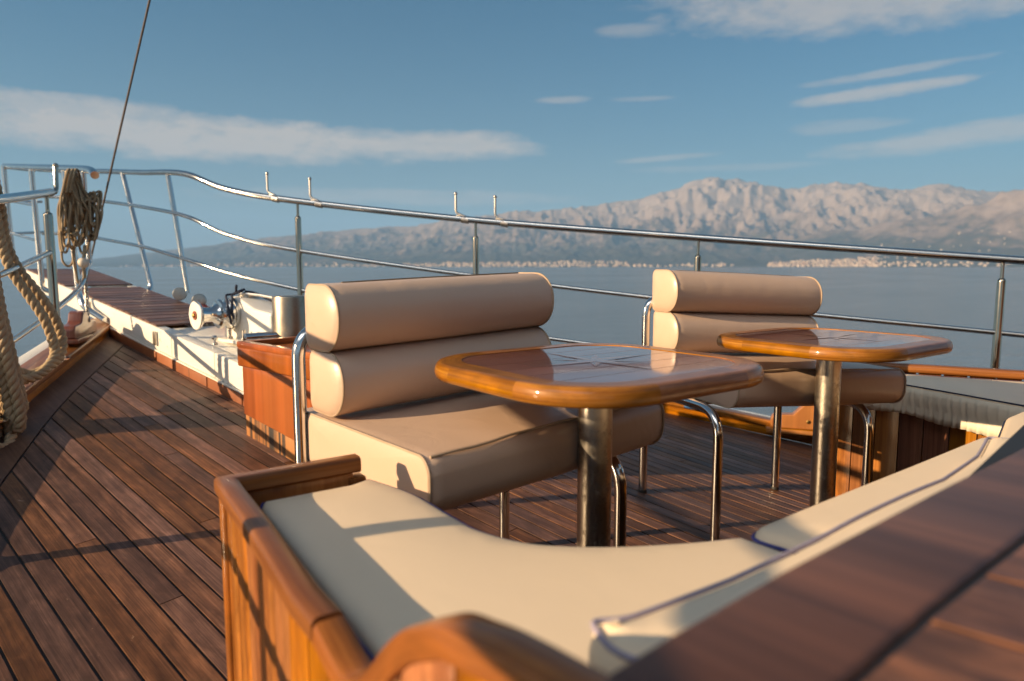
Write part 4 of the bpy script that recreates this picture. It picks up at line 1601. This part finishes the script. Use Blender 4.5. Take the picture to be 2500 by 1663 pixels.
def make_port_bench():
    t = empty('cockpit_bench', (.36, .7, zdeck(.7, .36)), 'varnished orange wooden bench surround with a scrolled armrest in the foreground', 'bench')
    # vertical boards of the outer face
    mb = MB()
    rnd = random.Random(9)
    f = .968
    while f > .125:
        w = min(rnd.uniform(.062, .078), f - .115)
        a, b = f, f - w + .003
        n = 8
        vs, fs = [], []
        for i in range(n + 1):
            F = a + (b - a) * i / n
            s = port_line(F) - .003 + (.003 if i in (0, n) else 0) - .009 * min(1, max(0, (.5 - F) / .06))
            zt = port_top(F) + CZ - (.0235 if F > .48 else .0205)
            vs += [(s, F, zdeck(F, s) - .01), (s, F, zt), (s + .016, F, zt), (s + .016, F, zdeck(F, s) - .01)]
        for i in range(n):
            k = i * 4
            fs += [(k, k + 1, k + 5, k + 4), (k + 1, k + 2, k + 6, k + 5), (k + 2, k + 3, k + 7, k + 6)]
        fs += [(0, 3, 2, 1), (n * 4, n * 4 + 1, n * 4 + 2, n * 4 + 3)]
        mb.add(vs, fs)
        f -= w
    mb.build('side_panel', M['orange'], t, grain=(0, 0, 1))
    # corner post and forward end
    c = Vector((.444, .966, 0))
    MB().prism([(.424, .950), (.452, .943), (.456, .966), (.430, .973)], lambda x, y: zdeck(y, x) - .01, -.331 + CZ).build('corner_post', M['orange'], t, bevel=.008, grain=(0, 0, 1), seg=3)
    MB().prism([(.456, .947), (.622, .909), (.626, .925), (.460, .963)], lambda x, y: zdeck(y, x) - .01, -.331 + CZ).build('end_panel', M['orange'], t, bevel=.003, grain=(0, 0, 1))
    # cap rail: short return, corner, then aft along the side
    pr = [(.0155, -.006), (.0155, .009), (.013, .0135), (.009, .0155), (-.009, .0155), (-.013, .0135), (-.0155, .009), (-.0155, -.006), (-.012, -.010), (.012, -.010)]
    P = [V(.915, .634, -.32), V(.957, .437, -.32)] + [V(F, port_line(F), -.32) for F in np.linspace(.9, .505, 8)]
    cap = MB().sweep(P, pr).build('cap_rail', M['cap'], t)
    MB().prism([(.612, .906), (.640, .899), (.646, .926), (.618, .933)], -.352 + CZ, -.338 + CZ).build('cap_block', M['cap'], t, bevel=.003)
    # scrolled armrest sweeping up to the cabin front
    pr2 = [(.0155, -.004), (.0155, .010), (.0135, .0140), (.010, .0155), (-.010, .0155), (-.0135, .0140), (-.0155, .010), (-.0155, -.004), (-.013, -.0065), (.013, -.0065)]
    P = [V(F, port_line(F), port_top(F) - .0155) for F in np.linspace(.503, .165, 44)]
    P = [P[0]] + [Vector((p.x, p.y, (a.z + p.z * 2 + b.z) / 4)) for a, p, b in zip(P, P[1:], P[2:])] + [P[-1]]
    MB().sweep(P, pr2).build('scroll_arm', M['scroll'], t)
    # seat front below the cushion
    C = seat_edge()
    mb = MB()
    pts = [Vector((p.x, p.y, 0)) for p in resample([Vector((a, b, 0)) for a, b in C], .03)]
    ctr = Vector((.4, .35, 0))
    pts = [p + (ctr - p).normalized() * .035 for p in pts]
    for a, b in zip(pts, pts[1:]):
        d = (b - a)
        nrm = Vector((d.y, -d.x, 0)).normalized() * .012
        a2, b2 = a + d * .02, b - d * .02
        zt = -.40 + CZ
        mb.hexa([(a2.x, a2.y, zdeck(a2.y, a2.x) - .01), (b2.x, b2.y, zdeck(b2.y, b2.x) - .01), (b2.x + nrm.x, b2.y + nrm.y, zdeck(b2.y, b2.x) - .01), (a2.x + nrm.x, a2.y + nrm.y, zdeck(a2.y, a2.x) - .01),
                 (a2.x, a2.y, zt), (b2.x, b2.y, zt), (b2.x + nrm.x, b2.y + nrm.y, zt), (a2.x + nrm.x, a2.y + nrm.y, zt)])
    mb.build('seat_front', M['brown'], t, grain=(0, 0, 1))


def seat_edge():
    """front edge of the near cushion in plan (starboard, forward)"""
    P = [(.640, .893), (.640, .78), (.615, .66), (.606, .605), (.615, .54), (.642, .492), (.688, .440), (.756, .383), (.812, .345)]
    return [(p.x, p.y) for p in spline([(a, b, 0) for a, b in P], 8)]


def cushion(name, poly, ztop, thick, mat, label, pipe_mat=None, puff=.010, rad=.018, tilt=None, wrinkle=0.0, drop=.75):
    """upholstered cushion from a plan outline: rounded border, softly crowned top"""
    P = [Vector((a, b)) for a, b in poly]
    n = len(P)
    area = sum(P[i].x * P[(i + 1) % n].y - P[(i + 1) % n].x * P[i].y for i in range(n))
    if area < 0:
        P.reverse()

    def inset(d):
        out = []
        for i in range(n):
            e0, e1 = (P[i] - P[i - 1]).normalized(), (P[(i + 1) % n] - P[i]).normalized()
            n0, n1 = Vector((-e0.y, e0.x)), Vector((-e1.y, e1.x))
            m = (n0 + n1)
            m = m.normalized() if m.length > 1e-6 else n0
            out.append(P[i] + m * (d / max(.6, m.dot(n0))))
        return out
    zt = lambda x, y: ztop + CZ + (tilt(x, y) if tilt else 0)
    rows = []
    for d, z in ((rad * .8, -thick), (rad * .25, -thick + rad * .3), (0, -thick + rad), (0, -rad), (rad * .12, -rad * .5), (rad * .4, -rad * .14), (rad * .8, 0.0)):
        rows.append([(q.x, q.y, zt(q.x, q.y) + z) for q in inset(d)])
    vs = [p for r_ in rows for p in r_]
    fs = [(i * n + k, i * n + (k + 1) % n, (i + 1) * n + (k + 1) % n, (i + 1) * n + k) for i in range(len(rows) - 1) for k in range(n)]
    top = [Vector((p[0], p[1])) for p in rows[-1]]
    arr = np.array([(p.x, p.y) for p in top])
    a0, a1 = arr, np.roll(arr, -1, 0)
    def dist(x, y):
        q = np.array((x, y))
        d = a1 - a0
        t = np.clip(((q - a0) * d).sum(1) / np.maximum((d * d).sum(1), 1e-12), 0, 1)
        return float(np.sqrt((((a0 + d * t[:, None]) - q) ** 2).sum(1)).min())
    def inside(x, y):
        c = (a0[:, 1] > y) != (a1[:, 1] > y)
        with np.errstate(divide='ignore', invalid='ignore'):
            xx = a0[:, 0] + (y - a0[:, 1]) * (a1[:, 0] - a0[:, 0]) / (a1[:, 1] - a0[:, 1])
        return bool((c & (x < xx)).sum() % 2)
    pts = list(top)
    st = .022
    x0, y0 = arr.min(0)
    x1, y1 = arr.max(0)
    for a in np.arange(x0, x1, st):
        for k, b in enumerate(np.arange(y0, y1, st)):
            x = a + (st / 2 if k % 2 else 0)
            if inside(x, b) and dist(x, b) > .012:
                pts.append(Vector((x, b)))
    cv, _, cf, ov, _, _ = delaunay_2d_cdt(pts, [(i, (i + 1) % n) for i in range(n)], [], 1, 1e-6)
    base = len(vs)
    idx = {}
    for i, p in enumerate(cv):
        src = [o_ for o_ in ov[i] if o_ < n]
        if src:
            idx[i] = (len(rows) - 1) * n + src[0]
            continue
        d = dist(p.x, p.y)
        w = wrinkle * (math.sin(p.x * 61 + 9 * math.sin(p.y * 17)) + .6 * math.sin(p.y * 83 + p.x * 29)) * min(1, d / .03)
        idx[i] = len(vs)
        vs.append((p.x, p.y, zt(p.x, p.y) + puff * (1 - math.exp(-d / .045)) + w))
    fs += [tuple(idx[k] for k in f) for f in cf]
    fs.append(tuple(range(n - 1, -1, -1)))
    mb = MB().add(vs, fs)
    c = sum((Vector(p) for p in rows[0]), Vector((0, 0, 0))) / n
    t = empty(name, c, label, 'cushion')
    mb.build('cover', mat, t)
    MB().tube([(q.x, q.y, zt(q.x, q.y) - rad * drop) for q in inset(-.0005 if drop > .5 else .003)], .0024, 7, closed=True).build('piping', pipe_mat or M['blue'], t)
    return t


def fine(P, step=.025):
    """resample a plan polygon so that its border bends smoothly"""
    Q = [Vector((a, b, 0)) for a, b in P]
    Q.append(Q[0])
    out = []
    for a, b in zip(Q, Q[1:]):
        k = max(1, int((b - a).length / step))
        for i in range(k):
            p = a.lerp(b, i / k)
            out.append((p.x, p.y))
    return out


def roundpoly(P, r):
    Q = [Vector((a, b, 0)) for a, b in P]
    n = len(Q)
    out = []
    for i in range(n):
        a, b, c = Q[i - 1], Q[i], Q[(i + 1) % n]
        rr = r[i] if isinstance(r, (list, tuple)) else r
        d0, d1 = (a - b), (c - b)
        t = min(rr, .45 * d0.length, .45 * d1.length)
        if t <= 1e-4 or d0.angle(d1) > 2.9:
            out.append((b.x, b.y))
            continue
        p0, p1 = b + d0.normalized() * t, b + d1.normalized() * t
        for k in range(6):
            s = k / 5
            q = p0 * (1 - s) ** 2 + b * 2 * s * (1 - s) + p1 * s * s
            out.append((q.x, q.y))
    return out


COAM = [(.266, .182), (.443, .159), (.70, .118), (.932, .078), (1.3, .035), (1.6, .02), (2.0, .03), (2.4, .05), (2.75, .07)]     # forward edge of the cabin top


def coam(S):
    return interp([c[0] for c in COAM], [c[1] for c in COAM], S)


make_port_bench()
E_ = seat_edge()
near = E_ + [(.80, .275), (.788, coam(.79) + .012), (.6, coam(.6) + .012), (.40, coam(.40) + .014), (.318, .29), (.320, .40), (.448, .885), (.47, .916), (.60, .886)]
cushion('seat_cushion', fine(near, .03), -.338, .06, M['vinyl'], 'cream seat cushion with a curved front edge filling the near corner of the bench', pipe_mat=M['blue'], puff=.005, rad=.012, drop=.55)
aft = [(.818, .342), (.99, .312), (1.28, .258), (1.605, .20), (1.605, coam(1.6) + .014), (1.2, coam(1.2) + .014), (.81, coam(.81) + .014)]
cushion('seat_cushion', fine(roundpoly(aft, .03), .03), -.330, .066, M['vinyl'], 'long cream seat cushion along the bench behind the tables, right of the near corner', pipe_mat=M['blue'], puff=.010, rad=.018)
back = [(.405, .292), (.427, .272), (.547, .242), (.70, .212), (.83, .192), (1.0, .165), (1.2, .156), (1.345, .162), (1.36, .10), (1.2, coam(1.2) + .004), (.83, coam(.83) + .004), (.6, coam(.6) + .004), (.40, coam(.40) + .004), (.375, .25)]
cushion('backrest_cushion', fine(roundpoly(back, [.03, .02] + [.012] * 11 + [.03]), .02), -.261, .07, M['vinyl'], 'long cream backrest cushion with blue piping leaning on the cabin front', pipe_mat=M['faded'], puff=.012, rad=.026, drop=.22,
        tilt=lambda x, y: .003 * math.sin(x * 9) - .012 * min(1, max(0, (x - .75) / .5)))
aft2 = [(1.625, .20), (1.85, .20), (2.1, .215), (2.255, .19), (2.255, .06), (1.9, coam(1.9) + .014), (1.625, coam(1.625) + .014)]
cushion('seat_cushion', fine(roundpoly(aft2, .03), .03), -.378, .05, M['vinyl'], 'cream seat cushion with dark piping in the right-hand corner of the bench', pipe_mat=M['navy'], puff=.010, rad=.018)


def make_cabin():
    t = empty('cabin_top', (1.5, -.4, -.26 + CZ), 'dark brown planked cabin top with a wide front board and black seam, bottom right foreground', 'cabin roof')
    zt = -.2 + CZ
    w = .083
    front = [(c[0], c[1]) for c in COAM]
    xs = np.linspace(.25, 2.75, 40)
    a = [(x, coam(x)) for x in xs]
    b = [(x, coam(x) - w) for x in xs]
    MB().prism(a + b[::-1], zt - .035, zt).build('front_board', M['roof'], t, bevel=.006, grain=(1, -.12, 0), seg=3)
    # seam and boards behind it
    c = [(x, coam(x) - w - .0045) for x in xs]
    MB().prism([(x, y + .001) for x, y in b] + [(x, y - .02) for x, y in c[::-1]], zt - .03, zt - .004).build('seam', M['caulk'], t, smooth=False)
    mb = MB()
    s = .25
    while s < 2.72:
        s1 = s + .092
        mb.prism([(s + .003, coam(s) - w - .0055), (s + .003, -1.45), (s1 - .003, -1.45), (s1 - .003, coam(s1) - w - .0055)], zt - .03, zt - .001)
        s = s1
    mb.build('roof_planks', M['roof'], t, grain=(0, 1, 0), smooth=False)
    MB().prism([(.262, coam(.3) - .03), (.262, -1.46), (2.74, -1.46), (2.74, coam(2.7) - .03)], zt - .06, zt - .032).build('roof_bed', M['caulk'], t, smooth=False)
    # front and side walls down to the deck
    q = [(x, coam(x) - .008) for x in xs]
    q2 = [(x, coam(x) - .03) for x in xs]
    MB().prism(q + q2[::-1], lambda x, y: zdeck(y, x) - .01, zt - .037).build('front_wall', M['orange'], t, grain=(0, 0, 1))
    MB().prism([(.262, .14), (.262, -1.44), (.285, -1.44), (.285, .12)], lambda x, y: zdeck(y, x) - .01, zt - .061).build('side_wall', M['orange'], t, grain=(0, 0, 1))


make_cabin()


def make_starboard_bench():
    t = empty('cockpit_bench', (2.65, .4, zdeck(.4, 2.65)), 'brown plank-fronted bench along the right side behind the far chair', 'bench')
    inner = [(.78, 2.60), (.54, 2.535), (.39, 2.465), (.22, 2.375), (.06, 2.30)]
    def li(F):
        return interp([p[0] for p in inner][::-1], [p[1] for p in inner][::-1], F)
    mb, mo = MB(), MB()
    f, k = .78, 0
    while f > .07:
        w = .078
        a, b = f, f - w + .004
        s0, s1 = li(a) , li(b)
        tgt = mo if k < 1 else mb
        n = 4
        vs, fs = [], []
        for i in range(n + 1):
            F = a + (b - a) * i / n
            s = li(F) + (.003 if i in (0, n) else 0)
            vs += [(s, F, zdeck(F, s) - .01), (s, F, -.45 + CZ), (s + .018, F, -.45 + CZ), (s + .018, F, zdeck(F, s) - .01)]
        for i in range(n):
            q = i * 4
            fs += [(q, q + 1, q + 5, q + 4), (q + 1, q + 2, q + 6, q + 5), (q + 2, q + 3, q + 7, q + 6)]
        fs += [(0, 3, 2, 1), (n * 4, n * 4 + 1, n * 4 + 2, n * 4 + 3)]
        tgt.add(vs, fs)
        f -= w
        k += 1
    mb.build('front_panel', M['panel'], t, grain=(0, 0, 1))
    mo.build('corner_board', M['orange'], t, grain=(0, 0, 1))
    MB().prism([(2.607, .772), (2.95, .66), (2.956, .68), (2.612, .792)], lambda x, y: zdeck(y, x) - .01, -.43 + CZ).build('end_panel', M['orange'], t, bevel=.003, grain=(0, 0, 1))
    # outer back with vertical boards and cap
    bk = [(.72, 2.80), (.63, 2.795), (.25, 2.885), (-.1, 2.95)]
    P = [V(F, s, -.368) for F, s in bk]
    MB().sweep(P, rrect(.05, .03, .011, 4)).build('cap_rail', M['cap'], t)
    mb = MB()
    for (a, b) in zip(bk, bk[1:]):
        A, B = Vector((a[1], a[0], 0)), Vector((b[1], b[0], 0))
        n = max(1, round((B - A).length / .075))
        for i in range(n):
            p, q = A.lerp(B, i / n), A.lerp(B, (i + 1) / n - .02)
            d = Vector((B.y - A.y, -(B.x - A.x), 0)).normalized() * .016
            mb.hexa([(p.x, p.y, -.88 + CZ), (q.x, q.y, -.88 + CZ), (q.x - d.x, q.y - d.y, -.88 + CZ), (p.x - d.x, p.y - d.y, -.88 + CZ),
                     (p.x, p.y, -.384 + CZ), (q.x, q.y, -.384 + CZ), (q.x - d.x, q.y - d.y, -.384 + CZ), (p.x - d.x, p.y - d.y, -.384 + CZ)])
    mb.build('back_panel', M['orange'], t, grain=(0, 0, 1))
    # cushion with gathered skirt
    poly = [(2.585, .735), (2.510, .54), (2.44, .39), (2.345, .20), (2.27, .05), (2.86, .05), (2.845, .24), (2.755, .60), (2.765, .72)]
    c = cushion('seat_cushion', fine(roundpoly(poly, .02), .03), -.385, .045, M['vinyl'], 'cream seat cushion with navy piping and gathered skirt on the right-hand bench', pipe_mat=M['navy'], puff=.006, rad=.012, drop=.1)
    mb = MB()
    E = [p for p in spline([(2.583, .735, 0), (2.508, .54, 0), (2.438, .39, 0), (2.343, .20, 0), (2.27, .05, 0)], 60)]
    vs, fs = [], []
    L = 0.0
    for i, p in enumerate(E):
        if i:
            L += (E[i] - E[i - 1]).length
        d = (E[min(i + 1, len(E) - 1)] - E[max(i - 1, 0)]).normalized()
        nn = Vector((d.y, -d.x, 0))
        for j, (z, am) in enumerate(((-.392, .0), (-.410, .0011), (-.432, .0014), (-.448, .0006), (-.452, .0), (-.468, .0014), (-.486 - .006 * math.sin(L * 21) - .02 * max(0, math.sin((L - .42) * 9)) * (L > .42), .003))):
            wob = am * (math.sin(L * 230 + 1.3 * math.sin(L * 31)) + .5 * math.sin(L * 410 + z * 30))
            o_ = .004 + wob + (.004 if j in (1, 2) else 0)
            q = p + nn * (o_ if nn.x < 0 else -o_)
            vs.append((q.x, q.y, z + CZ))
    m = 7
    for i in range(len(E) - 1):
        for j in range(m - 1):
            fs.append((i * m + j, (i + 1) * m + j, (i + 1) * m + j + 1, i * m + j + 1))
    mb.add(vs, fs)
    sk = mb.build('skirt', M['skirt'], c)
    so = sk.modifiers.new('thickness', 'SOLIDIFY')
    so.thickness = .0025


make_starboard_bench()

# the ship's wheelhouse and mast behind the photographer (only seen reflected)
def make_wheelhouse():
    mb, fm = MB(), []
    def b(c, sz, k):
        n0 = len(mb.f)
        mb.box(c, sz)
        fm.extend([k] * (len(mb.f) - n0))
    b((1.75, -3.7, 1.1), (4.6, 2.2, 2.3), 0)
    b((1.75, -3.6, 2.31), (5.2, 2.9, .10), 1)
    for k in range(4):
        b((.15 + 1.06 * k, -2.59, 1.65), (.8, .03, .6), 2)
    for k in range(2):
        b((-.56, -3.15 - 1.0 * k, 1.65), (.03, .7, .6), 2)
    o = mb.build('wheelhouse', [M['brown'], M['hull'], M['dark']], smooth=False, fmat=fm, grain=(0, 0, 1))
    tag(o, kind='structure')


make_wheelhouse()

# ================================================================ HAZE
def make_haze():
    m = bpy.data.materials.new('haze_air')
    m.use_nodes = True
    nt = m.node_tree
    nt.nodes.clear()
    out = nt.nodes.new('ShaderNodeOutputMaterial')
    v = nt.nodes.new('ShaderNodeVolumePrincipled')
    v.inputs['Color'].default_value = (.30, .56, .92, 1)
    v.inputs['Density'].default_value = 6.2e-5
    v.inputs['Anisotropy'].default_value = 0.0
    nt.links.new(v.outputs[0], out.inputs['Volume'])
    B = 22500
    o = MB().hexa([(-B, -B, -3.3), (B, -B, -3.3), (B, B, -3.3), (-B, B, -3.3), (-B, -B, 1700), (B, -B, 1700), (B, B, 1700), (-B, B, 1700)]).build('haze', m, smooth=False)
    tag(o, kind='stuff')


make_haze()
